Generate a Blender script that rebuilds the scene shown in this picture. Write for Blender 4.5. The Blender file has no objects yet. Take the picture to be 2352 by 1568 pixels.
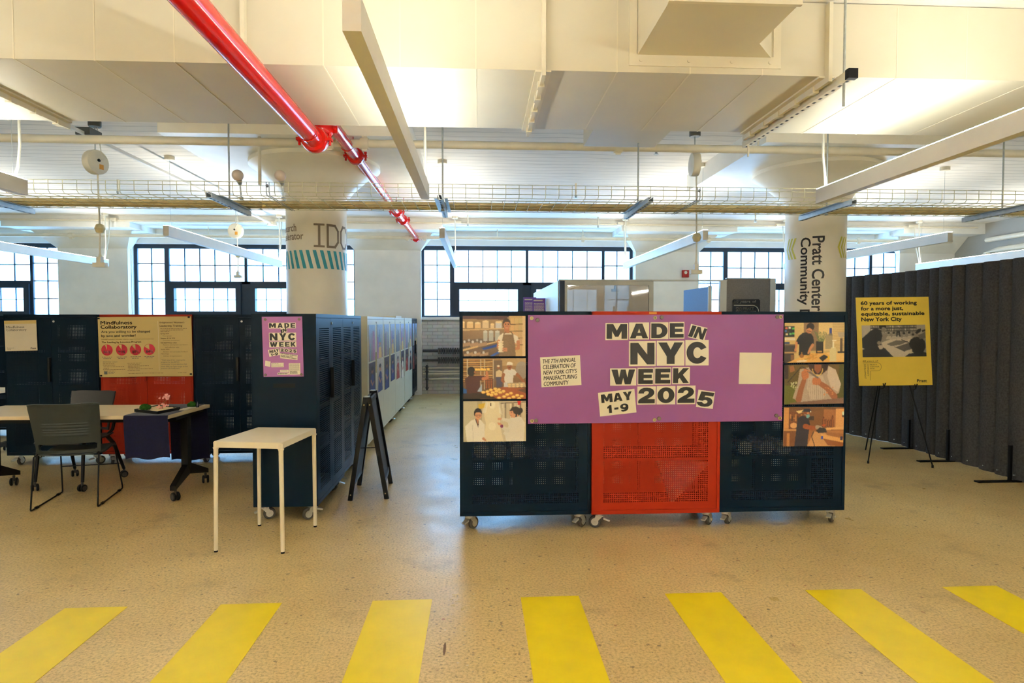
import bpy, bmesh, math, random
import numpy as np
from mathutils import Vector, Matrix
random.seed(7)
rng = np.random.default_rng(7)
S = bpy.context.scene
COL = S.collection
PI = math.pi

# ------------------------------------------------------------------ camera, world, exposure
F_PX, H_EYE = 1420.0, 1.57
cam = bpy.data.cameras.new('camera'); cam_o = bpy.data.objects.new('camera', cam); COL.objects.link(cam_o)
cam.sensor_width = 36.0; cam.lens = 36.0 * F_PX / 2352.0; cam.clip_end = 200
cam_o.location = (0, 0, H_EYE)
cam_o.rotation_euler = (PI/2 - math.atan2(46, F_PX), 0, -math.atan2(77, F_PX))
S.camera = cam_o
S.view_settings.view_transform = 'Standard'; S.view_settings.look = 'None'
S.view_settings.gamma = 1.0; S.view_settings.use_curve_mapping = False
S.view_settings.exposure = 1.9
W = bpy.data.worlds.new('overcast_sky'); S.world = W; W.use_nodes = True
_n = W.node_tree.nodes; _n['Background'].inputs[0].default_value = (0.26, 0.56, 1.0, 1); _n['Background'].inputs[1].default_value = 4.5
LAMP_COL, LAMP_STR = (0.97, 1.0, 0.92), 13.5
try:
    S.cycles.max_bounces = 9; S.cycles.diffuse_bounces = 5; S.cycles.glossy_bounces = 4; S.cycles.transmission_bounces = 6
    S.cycles.transparent_max_bounces = 10; S.cycles.use_denoising = True; S.cycles.sample_clamp_indirect = 6.0
    S.cycles.caustics_reflective = False; S.cycles.caustics_refractive = False
except Exception: pass

# ------------------------------------------------------------------ materials
def lin(c):
    return tuple((x/12.92 if x <= 0.04045 else ((x+0.055)/1.055)**2.4) for x in [v/255.0 for v in c])
MATS = {}
def mat(name, rgb, rough=0.5, metal=0.0, var=0.06, scale=9.0, bump=0.0, bscale=None, spec=0.5, emit=None, trans=0.0, sheen=0.0):
    """Principled material; colour varies a little with a noise in object space."""
    if name in MATS: return MATS[name]
    m = bpy.data.materials.new(name); m.use_nodes = True; MATS[name] = m
    nt = m.node_tree; N = nt.nodes; L = nt.links; b = N['Principled BSDF']
    c = lin(rgb)
    b.inputs['Base Color'].default_value = (*c, 1); b.inputs['Roughness'].default_value = rough
    b.inputs['Metallic'].default_value = metal; b.inputs['Specular IOR Level'].default_value = spec
    b.inputs['Transmission Weight'].default_value = trans
    if sheen: b.inputs['Sheen Weight'].default_value = sheen
    tc = N.new('ShaderNodeTexCoord')
    if var > 0 and emit is None:
        nz = N.new('ShaderNodeTexNoise'); nz.inputs['Scale'].default_value = scale; nz.inputs['Detail'].default_value = 4
        L.new(tc.outputs['Object'], nz.inputs['Vector'])
        rp = N.new('ShaderNodeValToRGB'); L.new(nz.outputs['Fac'], rp.inputs['Fac'])
        rp.color_ramp.elements[0].position = 0.3; rp.color_ramp.elements[1].position = 0.7
        rp.color_ramp.elements[0].color = tuple(max(0, x*(1-var)) for x in c) + (1,)
        rp.color_ramp.elements[1].color = tuple(min(1, x*(1+var)) for x in c) + (1,)
        L.new(rp.outputs['Color'], b.inputs['Base Color'])
    if bump:
        n2 = N.new('ShaderNodeTexNoise'); n2.inputs['Scale'].default_value = bscale or 60; n2.inputs['Detail'].default_value = 5
        L.new(tc.outputs['Object'], n2.inputs['Vector'])
        bp = N.new('ShaderNodeBump'); bp.inputs['Strength'].default_value = bump; bp.inputs['Distance'].default_value = 0.01
        L.new(n2.outputs['Fac'], bp.inputs['Height']); L.new(bp.outputs['Normal'], b.inputs['Normal'])
    if emit:
        b.inputs['Emission Color'].default_value = (*emit[0], 1); b.inputs['Emission Strength'].default_value = emit[1]
    return m

def attr_mat():
    if 'photo_ink' in MATS: return MATS['photo_ink']
    m = bpy.data.materials.new('photo_ink'); m.use_nodes = True; MATS['photo_ink'] = m
    N = m.node_tree.nodes; b = N['Principled BSDF']; b.inputs['Roughness'].default_value = 0.45
    a = N.new('ShaderNodeAttribute'); a.attribute_name = 'ink'
    m.node_tree.links.new(a.outputs['Color'], b.inputs['Base Color'])
    return m

M_navy = mat('navy_steel', (1, 20, 35), 0.36, 0, 0.04, 3, spec=0.12)
M_orange = mat('orange_steel', (150, 33, 1), 0.5, 0, 0.03, 3, spec=0.2)
M_cream_steel = mat('cream_steel', (214, 214, 196), 0.4, 0, 0.03, 3)
M_black = mat('black_plastic', (11, 11, 12), 0.5, 0, 0.05, spec=0.2)
M_blackmetal = mat('black_steel', (9, 9, 10), 0.4, 0.0, 0.05, spec=0.22)
M_chrome = mat('zinc_steel', (214, 212, 204), 0.3, 0.6, 0.04)
M_galv = mat('galvanised_steel', (178, 184, 184), 0.35, 0.7, 0.12, 30)
M_tyre = mat('grey_rubber', (70, 66, 60), 0.6, 0, 0.05)
M_white = mat('white_powder_coat', (238, 228, 204), 0.42, 0, 0.02)
M_duct = mat('duct_paint', (210, 202, 181), 0.5, 0, 0.025, 2.5)
M_ductline = mat('duct_seam_paint', (222, 213, 190), 0.5, 0, 0.02)
M_red = mat('red_pipe_paint', (206, 22, 14), 0.16, 0, 0.04, 4, spec=0.6)
M_pipe = mat('white_pipe_paint', (226, 218, 198), 0.45, 0, 0.05, 8)
M_lamp = mat('white_aluminium', (226, 222, 214), 0.4, 0.0, 0.02)
M_glow = mat('lamp_diffuser', (255, 250, 240), 0.5, emit=(LAMP_COL, LAMP_STR))
M_glow_fill = mat('fill_lamp_diffuser', (255, 250, 240), 0.5, emit=((0.97, 1.0, 0.93), 104.0))  # much stronger glow, only for the fill lamps added behind the camera
M_glow_far = mat('cool_lamp_diffuser', (255, 252, 246), 0.5, emit=((1.0, 0.96, 0.84), 12.0))
M_cord = mat('white_cord', (226, 222, 208), 0.55, 0, 0.04)
M_wire = mat('tray_wire', (222, 220, 192), 0.32, 0.45, 0.12, 25)
M_cable = mat('tan_cable', (222, 208, 164), 0.55, 0, 0.15, 12)
M_felt = mat('charcoal_felt', (68, 67, 68), 0.95, 0, 0.25, 55, bump=0.35, bscale=320, spec=0.15)
M_desk = mat('desk_laminate', (222, 204, 170), 0.42, 0, 0.03)
M_cloth = mat('navy_cloth', (14, 13, 40), 0.9, 0, 0.2, 40, bump=0.3, bscale=260, spec=0.1, sheen=0.2)
M_chair = mat('charcoal_green_plastic', (31, 38, 37), 0.48, 0, 0.05)
M_chairg = mat('charcoal_plastic', (40, 36, 33), 0.5, 0, 0.05)
M_purple = mat('purple_vinyl', (142, 80, 144), 0.34, 0, 0.05, 2.2)
M_purple2 = mat('mauve_card', (170, 108, 176), 0.5, 0, 0.02)
M_cream = mat('cream_ink', (240, 233, 213), 0.5, 0, 0.01)
M_ink = mat('black_ink', (16, 14, 14), 0.45, 0, 0.02)
M_inkgrey = mat('grey_ink', (92, 92, 84), 0.5, 0, 0.02)
M_yellow = mat('yellow_card', (244, 212, 78), 0.5, 0, 0.02)
M_sand = mat('sand_card', (208, 182, 116), 0.5, 0, 0.02)
M_pie = mat('crimson_ink', (196, 36, 58), 0.5, 0, 0.01)
M_brown = mat('brown_ink', (104, 76, 38), 0.5, 0, 0.01)
M_paper = mat('warm_white_paper', (216, 204, 182), 0.6, 0, 0.02)
M_teal = mat('teal_vinyl', (44, 158, 180), 0.5, 0, 0.02)
M_taupe = mat('taupe_vinyl', (136, 120, 98), 0.5, 0, 0.02)
M_lime = mat('lime_vinyl', (206, 200, 66), 0.5, 0, 0.02)
M_magnet = mat('steel_magnet', (120, 108, 100), 0.35, 0.8, 0.05)
M_brass = mat('brass_grommet', (206, 190, 140), 0.3, 0.9, 0.05)
M_wframe = mat('dark_window_steel', (26, 44, 62), 0.5, 0, 0.05)
M_post = mat('pale_partition_frame', (206, 204, 194), 0.45, 0, 0.03)
M_fabric = mat('grey_partition_fabric', (128, 122, 116), 0.9, 0, 0.12, 60, bump=0.2, bscale=300, spec=0.2)
M_bfabric = mat('blue_partition_fabric', (120, 158, 206), 0.9, 0, 0.06, 60, spec=0.2)
M_wood = mat('brown_wood', (134, 74, 36), 0.5, 0, 0.15, 20)
M_moss = mat('green_moss', (44, 84, 28), 0.95, 0, 0.35, 60, bump=0.8, bscale=120, spec=0.1)
M_pink = mat('pink_blossom', (238, 170, 160), 0.7, 0, 0.15, 40)
M_sandgr = mat('pale_sand', (226, 204, 158), 0.95, 0, 0.12, 80)
M_alarm = mat('red_alarm', (176, 32, 26), 0.4, 0, 0.03)
M_greyplastic = mat('grey_box', (92, 92, 86), 0.5, 0.2, 0.05)
M_globe = mat('pale_globe', (224, 206, 194), 0.3, 0, 0.02)
M_tan = mat('orange_label', (212, 150, 56), 0.5, 0, 0.03)
M_dkpipe = mat('dark_fin_tube', (70, 68, 70), 0.6, 0.2, 0.15, 40)
M_rwall = mat('grey_wall_paint', (166, 164, 156), 0.7, 0, 0.05, 3)

def concrete_floor():
    m = bpy.data.materials.new('polished_concrete'); m.use_nodes = True; nt = m.node_tree; N = nt.nodes; L = nt.links
    b = N['Principled BSDF']; tc = N.new('ShaderNodeTexCoord')
    def noise(sc, det=5, rough=0.6):
        n = N.new('ShaderNodeTexNoise'); n.inputs['Scale'].default_value = sc; n.inputs['Detail'].default_value = det
        n.inputs['Roughness'].default_value = rough; L.new(tc.outputs['Object'], n.inputs['Vector']); return n
    def ramp(src, stops):
        r = N.new('ShaderNodeValToRGB'); L.new(src, r.inputs['Fac']); e = r.color_ramp.elements
        while len(e) < len(stops): e.new(0.5)
        for q, (p, c) in zip(e, stops): q.position = p; q.color = (*c, 1)
        return r
    def mix(fac, a, bb, mode='MIX'):
        x = N.new('ShaderNodeMix'); x.data_type = 'RGBA'; x.blend_type = mode
        if isinstance(fac, float): x.inputs[0].default_value = fac
        else: L.new(fac, x.inputs[0])
        for s, i in ((a, 6), (bb, 7)):
            if isinstance(s, tuple): x.inputs[i].default_value = (*s, 1)
            else: L.new(s, x.inputs[i])
        return x.outputs[2]
    base = ramp(noise(0.9, 6).outputs['Fac'], [(0.3, lin((198, 172, 116))), (0.7, lin((226, 202, 146)))])
    fine = ramp(noise(70, 3, 0.7).outputs['Fac'], [(0.32, (0.58, 0.55, 0.5)), (0.5, (0.96, 0.96, 0.96)), (0.72, (1.18, 1.16, 1.12))])
    col = mix(1.0, base.outputs['Color'], fine.outputs['Color'], 'MULTIPLY')
    v = N.new('ShaderNodeTexVoronoi'); v.inputs['Scale'].default_value = 42; L.new(tc.outputs['Object'], v.inputs['Vector'])
    sp = ramp(v.outputs['Distance'], [(0.0, (1, 1, 1)), (0.24, (1, 1, 1)), (0.32, (0, 0, 0)), (1, (0, 0, 0))])
    pick = N.new('ShaderNodeMath'); pick.operation = 'GREATER_THAN'; pick.inputs[1].default_value = 0.72
    sr = N.new('ShaderNodeSeparateColor'); L.new(v.outputs['Color'], sr.inputs['Color']); L.new(sr.outputs[0], pick.inputs[0])
    patch = ramp(noise(0.55, 5, 0.65).outputs['Fac'], [(0.48, (0.25, 0.25, 0.25)), (0.62, (1, 1, 1))])
    mu = N.new('ShaderNodeMath'); mu.operation = 'MULTIPLY'; L.new(sp.outputs['Color'], mu.inputs[0]); L.new(pick.outputs[0], mu.inputs[1])
    mu2 = N.new('ShaderNodeMath'); mu2.operation = 'MULTIPLY'; L.new(mu.outputs[0], mu2.inputs[0]); L.new(patch.outputs['Color'], mu2.inputs[1])
    scol = ramp(sr.outputs[1], [(0.2, lin((92, 78, 60))), (0.6, lin((128, 112, 90))), (0.9, lin((216, 204, 176)))])
    col = mix(mu2.outputs[0], col, scol.outputs['Color'])
    st = ramp(noise(1.7, 9, 0.72).outputs['Fac'], [(0.57, (0, 0, 0)), (0.68, (0.4, 0.4, 0.4)), (0.8, (0.55, 0.55, 0.55))])
    col = mix(st.outputs['Color'], col, lin((112, 94, 70)))
    v2 = N.new('ShaderNodeTexVoronoi'); v2.inputs['Scale'].default_value = 17; v2.inputs['Randomness'].default_value = 1.0; L.new(tc.outputs['Object'], v2.inputs['Vector'])
    wob = N.new('ShaderNodeMath'); wob.operation = 'MULTIPLY_ADD'; wob.inputs[1].default_value = 0.55; L.new(noise(60, 2).outputs['Fac'], wob.inputs[0]); L.new(v2.outputs['Distance'], wob.inputs[2])
    s2 = ramp(wob.outputs[0], [(0.0, (1, 1, 1)), (0.40, (1, 1, 1)), (0.44, (0, 0, 0)), (1, (0, 0, 0))])
    se = N.new('ShaderNodeSeparateColor'); L.new(v2.outputs['Color'], se.inputs['Color'])
    g2 = N.new('ShaderNodeMath'); g2.operation = 'GREATER_THAN'; g2.inputs[1].default_value = 0.80; L.new(se.outputs[0], g2.inputs[0])
    m3 = N.new('ShaderNodeMath'); m3.operation = 'MULTIPLY'; L.new(s2.outputs['Color'], m3.inputs[0]); L.new(g2.outputs[0], m3.inputs[1])
    m4 = N.new('ShaderNodeMath'); m4.operation = 'MULTIPLY'; m4.inputs[1].default_value = 0.75; L.new(m3.outputs[0], m4.inputs[0])
    dk = ramp(se.outputs[1], [(0.2, lin((84, 74, 62))), (0.7, lin((120, 100, 76))), (0.95, lin((150, 74, 50)))])
    col = mix(m4.outputs[0], col, dk.outputs['Color'])
    L.new(col, b.inputs['Base Color'])
    rr = ramp(noise(2.5, 6).outputs['Fac'], [(0.3, (0.27, 0.27, 0.27)), (0.7, (0.42, 0.42, 0.42))])
    L.new(rr.outputs['Color'], b.inputs['Roughness'])
    bp = N.new('ShaderNodeBump'); bp.inputs['Strength'].default_value = 0.10; bp.inputs['Distance'].default_value = 0.004
    L.new(noise(38, 4).outputs['Fac'], bp.inputs['Height']); L.new(bp.outputs['Normal'], b.inputs['Normal'])
    return m

def board_ceiling():
    """white painted concrete with the lines of its board formwork along X"""
    m = bpy.data.materials.new('board_formed_ceiling'); m.use_nodes = True; nt = m.node_tree; N = nt.nodes; L = nt.links
    b = N['Principled BSDF']; b.inputs['Roughness'].default_value = 0.75
    tc = N.new('ShaderNodeTexCoord'); mp = N.new('ShaderNodeMapping'); L.new(tc.outputs['Object'], mp.inputs['Vector'])
    mp.inputs['Scale'].default_value = (0.35, 5.2, 1)
    n = N.new('ShaderNodeTexNoise'); n.inputs['Scale'].default_value = 6; n.inputs['Detail'].default_value = 3; L.new(mp.outputs['Vector'], n.inputs['Vector'])
    w = N.new('ShaderNodeTexWave'); w.wave_type = 'BANDS'; w.bands_direction = 'Y'; w.inputs['Scale'].default_value = 1.9; w.inputs['Distortion'].default_value = 2.4
    w.inputs['Detail'].default_value = 2.5; L.new(tc.outputs['Object'], w.inputs['Vector'])
    r = N.new('ShaderNodeValToRGB'); L.new(w.outputs['Fac'], r.inputs['Fac'])
    r.color_ramp.elements[0].position = 0.0; r.color_ramp.elements[0].color = (0.58, 0.56, 0.53, 1)
    r.color_ramp.elements[1].position = 0.06; r.color_ramp.elements[1].color = (0.81, 0.775, 0.72, 1)
    r2 = N.new('ShaderNodeValToRGB'); L.new(n.outputs['Fac'], r2.inputs['Fac'])
    r2.color_ramp.elements[0].position = 0.3; r2.color_ramp.elements[0].color = (0.86, 0.85, 0.84, 1); r2.color_ramp.elements[1].position = 0.6; r2.color_ramp.elements[1].color = (1, 1, 1, 1)
    x = N.new('ShaderNodeMix'); x.data_type = 'RGBA'; x.blend_type = 'MULTIPLY'; x.inputs[0].default_value = 1
    L.new(r.outputs['Color'], x.inputs[6]); L.new(r2.outputs['Color'], x.inputs[7]); L.new(x.outputs[2], b.inputs['Base Color'])
    bp = N.new('ShaderNodeBump'); bp.inputs['Strength'].default_value = 0.4; bp.inputs['Distance'].default_value = 0.01
    L.new(r.outputs['Color'], bp.inputs['Height']); L.new(bp.outputs['Normal'], b.inputs['Normal'])
    return m

def brick_wall():
    m = bpy.data.materials.new('painted_brick'); m.use_nodes = True; nt = m.node_tree; N = nt.nodes; L = nt.links
    b = N['Principled BSDF']; b.inputs['Roughness'].default_value = 0.6
    tc = N.new('ShaderNodeTexCoord'); mp = N.new('ShaderNodeMapping'); L.new(tc.outputs['Object'], mp.inputs['Vector'])
    mp.inputs['Rotation'].default_value = (PI/2, 0, 0)
    br = N.new('ShaderNodeTexBrick'); L.new(mp.outputs['Vector'], br.inputs['Vector']); br.inputs['Scale'].default_value = 1.0
    br.inputs['Brick Width'].default_value = 0.22; br.inputs['Row Height'].default_value = 0.075; br.inputs['Mortar Size'].default_value = 0.008
    br.inputs['Color1'].default_value = (0.74, 0.72, 0.69, 1); br.inputs['Color2'].default_value = (0.66, 0.64, 0.62, 1); br.inputs['Mortar'].default_value = (0.52, 0.5, 0.48, 1)
    n = N.new('ShaderNodeTexNoise'); n.inputs['Scale'].default_value = 7; n.inputs['Detail'].default_value = 6; L.new(tc.outputs['Object'], n.inputs['Vector'])
    x = N.new('ShaderNodeMix'); x.data_type = 'RGBA'; x.blend_type = 'MULTIPLY'; x.inputs[0].default_value = 0.35
    L.new(br.outputs['Color'], x.inputs[6]); L.new(n.outputs['Color'], x.inputs[7]); L.new(x.outputs[2], b.inputs['Base Color'])
    bp = N.new('ShaderNodeBump'); bp.inputs['Strength'].default_value = 0.9; bp.inputs['Distance'].default_value = 0.02
    L.new(br.outputs['Color'], bp.inputs['Height']); L.new(bp.outputs['Normal'], b.inputs['Normal'])
    return m

def pane_mat(name, frosted):
    m = bpy.data.materials.new(name); m.use_nodes = True; nt = m.node_tree; N = nt.nodes; L = nt.links
    N.remove(N['Principled BSDF']); out = N['Material Output']
    t = N.new('ShaderNodeBsdfTransparent'); t.inputs[0].default_value = (0.93, 0.97, 0.96, 1)
    if frosted:
        d = N.new('ShaderNodeBsdfTranslucent'); d.inputs[0].default_value = (0.86, 0.93, 0.92, 1)
        tc = N.new('ShaderNodeTexCoord'); n = N.new('ShaderNodeTexNoise'); n.inputs['Scale'].default_value = 5; L.new(tc.outputs['Object'], n.inputs['Vector'])
        r = N.new('ShaderNodeMapRange'); r.inputs[3].default_value = 0.5; r.inputs[4].default_value = 0.62; L.new(n.outputs['Fac'], r.inputs[0])
        mx = N.new('ShaderNodeMixShader'); L.new(r.outputs[0], mx.inputs[0]); L.new(t.outputs[0], mx.inputs[1]); L.new(d.outputs[0], mx.inputs[2])
    else:
        d = N.new('ShaderNodeBsdfGlossy'); d.inputs[1].default_value = 0.02
        lw = N.new('ShaderNodeLayerWeight'); lw.inputs[0].default_value = 0.12
        mx = N.new('ShaderNodeMixShader'); L.new(lw.outputs['Fresnel'], mx.inputs[0]); L.new(t.outputs[0], mx.inputs[1]); L.new(d.outputs[0], mx.inputs[2])
    L.new(mx.outputs[0], out.inputs[0]); return m

def smoked_glass():
    m = bpy.data.materials.new('smoked_glass'); m.use_nodes = True; nt = m.node_tree; N = nt.nodes; L = nt.links
    N.remove(N['Principled BSDF']); out = N['Material Output']
    t = N.new('ShaderNodeBsdfTransparent'); t.inputs[0].default_value = (0.20, 0.19, 0.18, 1)
    d = N.new('ShaderNodeBsdfGlossy'); d.inputs[0].default_value = (0.9, 0.85, 0.8, 1); d.inputs[1].default_value = 0.03
    mx = N.new('ShaderNodeMixShader'); mx.inputs[0].default_value = 0.30
    L.new(t.outputs[0], mx.inputs[1]); L.new(d.outputs[0], mx.inputs[2]); L.new(mx.outputs[0], out.inputs[0]); return m

M_floor = concrete_floor(); M_ceil = board_ceiling(); M_brick = brick_wall()
M_wall = mat('white_wall_paint', (236, 235, 230), 0.65, 0, 0.04, 3, bump=0.15, bscale=14)
M_colpaint = mat('column_paint', (246, 241, 228), 0.38, 0, 0.03, 5, bump=0.06, bscale=9)
M_frost = pane_mat('frosted_glass', True); M_clear = pane_mat('clear_glass', False); M_smoke = smoked_glass()
M_stripe = mat('yellow_floor_paint', (238, 214, 30), 0.34, 0, 0.05, 6, bump=0.05, bscale=30)

# ------------------------------------------------------------------ mesh helpers
class MB:
    """collects boxes, bars and tubes, then links them as one mesh object"""
    def __init__(s): s.v = []; s.f = []; s.m = []; s.cur = 0
    def add(s, vs, fs, mi=None):
        o = len(s.v); s.v += [tuple(p) for p in vs]; s.f += [tuple(i+o for i in f) for f in fs]
        s.m += [s.cur if mi is None else mi]*len(fs); return s
    def box(s, x0, x1, y0, y1, z0, z1, mi=None):
        return s.add([(x, y, z) for z in (z0, z1) for y in (y0, y1) for x in (x0, x1)],
                     [(0,2,3,1), (4,5,7,6), (0,1,5,4), (2,6,7,3), (0,4,6,2), (1,3,7,5)], mi)
    def obox(s, c, sx, sy, sz, M=None, mi=None):
        M = M or Matrix.Identity(3); c = Vector(c)
        vs = [c + M @ Vector((a*sx/2, b*sy/2, d*sz/2)) for d in (-1, 1) for b in (-1, 1) for a in (-1, 1)]
        return s.add(vs, [(0,2,3,1), (4,5,7,6), (0,1,5,4), (2,6,7,3), (0,4,6,2), (1,3,7,5)], mi)
    def bar(s, p, q, w, h, mi=None, up=(0, 0, 1)):
        p, q = Vector(p), Vector(q); d = (q-p); l = d.length; d.normalize(); u = Vector(up)
        if abs(d.dot(u)) > 0.98: u = Vector((0, 1, 0))
        r = d.cross(u).normalized(); u2 = r.cross(d)
        return s.obox((p+q)/2, w, l, h, Matrix((r, d, u2)).transposed(), mi)
    def tube(s, pts, r, n=10, mi=None, cap=True, closed=False):
        P = [Vector(p) for p in pts]; k = len(P); rr = r if isinstance(r, (list, tuple)) else [r]*k
        vs = []; fs = []; prev = None
        for i in range(k):
            a = P[i-1] if (i or closed) else P[i]; b = P[(i+1) % k] if (i < k-1 or closed) else P[i]
            t = (b-a).normalized()
            if prev is None:
                u = Vector((0, 0, 1)) if abs(t.z) < 0.9 else Vector((1, 0, 0)); x = t.cross(u).normalized()
            else: x = (prev - t*prev.dot(t)).normalized()
            prev = x; y = t.cross(x)
            vs += [P[i] + (x*math.cos(2*PI*j/n) + y*math.sin(2*PI*j/n))*rr[i] for j in range(n)]
        for i in range(k if closed else k-1):
            for j in range(n):
                a, b = i*n+j, i*n+(j+1) % n; c, d = ((i+1) % k)*n+(j+1) % n, ((i+1) % k)*n+j
                fs.append((a, b, c, d))
        if cap and not closed: fs += [tuple(reversed(range(n))), tuple((k-1)*n+j for j in range(n))]
        return s.add(vs, fs, mi)
    def lathe(s, prof, c=(0, 0, 0), n=24, axis='Z', mi=None):
        vs = []; fs = []; k = len(prof); c = Vector(c)
        for (r, h) in prof:
            for j in range(n):
                a = 2*PI*j/n; x, y = r*math.cos(a), r*math.sin(a)
                vs.append(c + Vector({'Z': (x, y, h), 'Y': (x, h, y), 'X': (h, x, y)}[axis]))
        for i in range(k-1):
            for j in range(n): fs.append((i*n+j, i*n+(j+1) % n, (i+1)*n+(j+1) % n, (i+1)*n+j))
        if prof[0][0] > 1e-6: fs.append(tuple(reversed(range(n))))
        if prof[-1][0] > 1e-6: fs.append(tuple((k-1)*n+j for j in range(n)))
        return s.add(vs, fs, mi)
    def prism(s, poly, f0, f1, mi=None):
        """poly: outline points; f0/f1 turn an outline point into the two end faces' 3-D points"""
        k = len(poly); vs = [f0(p) for p in poly] + [f1(p) for p in poly]
        fs = [tuple(range(k)), tuple(reversed(range(k, 2*k)))] + [(i, (i+1) % k + 0, (i+1) % k + k, i+k) for i in range(k)]
        return s.add(vs, fs, mi)
    def bounds(s):
        a = np.array(s.v); return a.min(0), a.max(0)
    def build(s, name, mats, parent=None, smooth=False, bevel=0.0, origin=None, kind=None, fix=True):
        if not isinstance(mats, (list, tuple)): mats = [mats]
        me = bpy.data.meshes.new(name)
        vs = np.array(s.v, float)
        if parent is not None:
            M = parent.matrix_basis.copy(); q = parent.parent
            while q is not None: M = q.matrix_basis @ M; q = q.parent
            M = M.inverted()
            vs = vs @ np.array(M.to_3x3()).T + np.array(M.translation)
            org = Vector((0, 0, 0))
        else:
            lo, hi = vs.min(0), vs.max(0)
            org = Vector(origin) if origin is not None else Vector(((lo[0]+hi[0])/2, (lo[1]+hi[1])/2, lo[2]))
            vs = vs - np.array(org)
        me.from_pydata(vs.tolist(), [], s.f)
        for m in mats: me.materials.append(m)
        if len(mats) > 1: me.polygons.foreach_set('material_index', s.m)
        me.validate()
        bm = bmesh.new(); bm.from_mesh(me)
        if fix: bmesh.ops.recalc_face_normals(bm, faces=bm.faces)
        if bevel: bmesh.ops.bevel(bm, geom=[e for e in bm.edges if e.is_manifold and e.calc_face_angle(0) > 0.6], offset=bevel, segments=2, affect='EDGES', profile=0.6)
        if smooth:
            for f in bm.faces: f.smooth = True
            for e in bm.edges:
                if not e.is_manifold or e.calc_face_angle(0) > 0.62: e.smooth = False
        bm.to_mesh(me); bm.free()
        o = bpy.data.objects.new(name, me); COL.objects.link(o)
        if parent is not None: o.parent = parent
        else: o.location = org
        if kind: o['kind'] = kind
        return o

def tag(o, label, cat, group=None, kind=None):
    o['label'] = label; o['category'] = cat
    if group: o['group'] = group
    if kind: o['kind'] = kind
    return o
def thing(name, label, cat, loc=(0, 0, 0), rz=0.0, group=None, kind=None):
    o = bpy.data.objects.new(name, None); COL.objects.link(o); o.empty_display_size = 0.1
    o.location = loc; o.rotation_euler = (0, 0, rz)
    o.matrix_basis = Matrix.Translation(loc) @ Matrix.Rotation(rz, 4, 'Z')
    return tag(o, label, cat, group, kind)
def dup(root, loc=None, rz=None, label=None, group=None):
    def cp(o, par):
        c = o.copy(); COL.objects.link(c)
        if par is not None: c.parent = par
        for ch in [x for x in bpy.data.objects if x.parent == o and x != c]: cp(ch, c)
        return c
    r = cp(root, None)
    if loc is not None: r.location = loc
    if rz is not None: r.rotation_euler = (0, 0, rz)
    if label: r['label'] = label
    if group: r['group'] = group
    return r
def struct(o, label=None):
    o['kind'] = 'structure'
    if label: o['label'] = label
    return o

# ------------------------------------------------------------------ lettering and pictures
_tc = {}
def text_geo(body, bold=0.0, shear=0.0, spacing=1.0, leading=1.0, align='LEFT'):
    k = (body, bold, shear, spacing, leading, align)
    if k in _tc: return _tc[k]
    cu = bpy.data.curves.new('lettering', 'FONT'); cu.body = body; cu.size = 1.0; cu.offset = bold; cu.shear = shear
    cu.space_character = spacing; cu.space_line = leading; cu.align_x = align; cu.resolution_u = 3; cu.fill_mode = 'FRONT'
    o = bpy.data.objects.new('lettering', cu); COL.objects.link(o)
    bpy.context.view_layer.update()
    me = bpy.data.meshes.new_from_object(o.evaluated_get(bpy.context.evaluated_depsgraph_get()))
    v = np.array([tuple(q.co)[:2] for q in me.vertices]); f = [tuple(p.vertices) for p in me.polygons]
    bpy.data.objects.remove(o); bpy.data.curves.remove(cu); bpy.data.meshes.remove(me)
    _tc[k] = (v, f); return _tc[k]
def put_text(mb, body, x0, z0, x1, z1, to3, mi=0, rot=0.0, fit='both', lines=1, **kw):
    """sets a text into the box x0..x1, z0..z1 of a sheet; to3(u, w) gives the 3-D point. fit='h' keeps natural width for the height."""
    b = kw.get('bold', 0.0)
    if 0 < b < .05 and not kw.get('faux'):                            # heavier by overprinting, so narrow letters stay clean
        kw2 = dict(kw); kw2['bold'] = 0.0; h = (z1-z0)*b*1.5
        for du, dw in ((-h, 0), (h, 0), (0, -h*.8), (0, h*.8)): put_text(mb, body, x0+du, z0+dw, x1+du, z1+dw, to3, mi, rot, fit, **kw2)
        return
    v, f = text_geo(body, **kw); lo, hi = v.min(0), v.max(0)
    sx = (x1-x0)/(hi[0]-lo[0]); sz = (z1-z0)/(hi[1]-lo[1])
    if fit == 'h': sx = sz
    if fit == 'w': sz = sx
    u = x0 + (v[:, 0]-lo[0])*sx; w = z0 + (v[:, 1]-lo[1])*sz if fit != 'w' else z1 + (v[:, 1]-hi[1])*sz
    if rot:
        cx, cz = (x0+x1)/2, (z0+z1)/2; c, s_ = math.cos(rot), math.sin(rot)
        u, w = cx + (u-cx)*c - (w-cz)*s_, cz + (u-cx)*s_ + (w-cz)*c
    mb.add([to3(a, b) for a, b in zip(u, w)], f, mi)
def quad(mb, x0, z0, x1, z1, to3, mi=0, rot=0.0, d=0.0):
    P = [(x0, z0), (x1, z0), (x1, z1), (x0, z1)]; cx, cz = (x0+x1)/2, (z0+z1)/2; c, s_ = math.cos(rot), math.sin(rot)
    P = [(cx+(a-cx)*c-(b-cz)*s_, cz+(a-cx)*s_+(b-cz)*c) for a, b in P]
    mb.add([to3(a, b) for a, b in P], [(0, 1, 2, 3)], mi)

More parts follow.
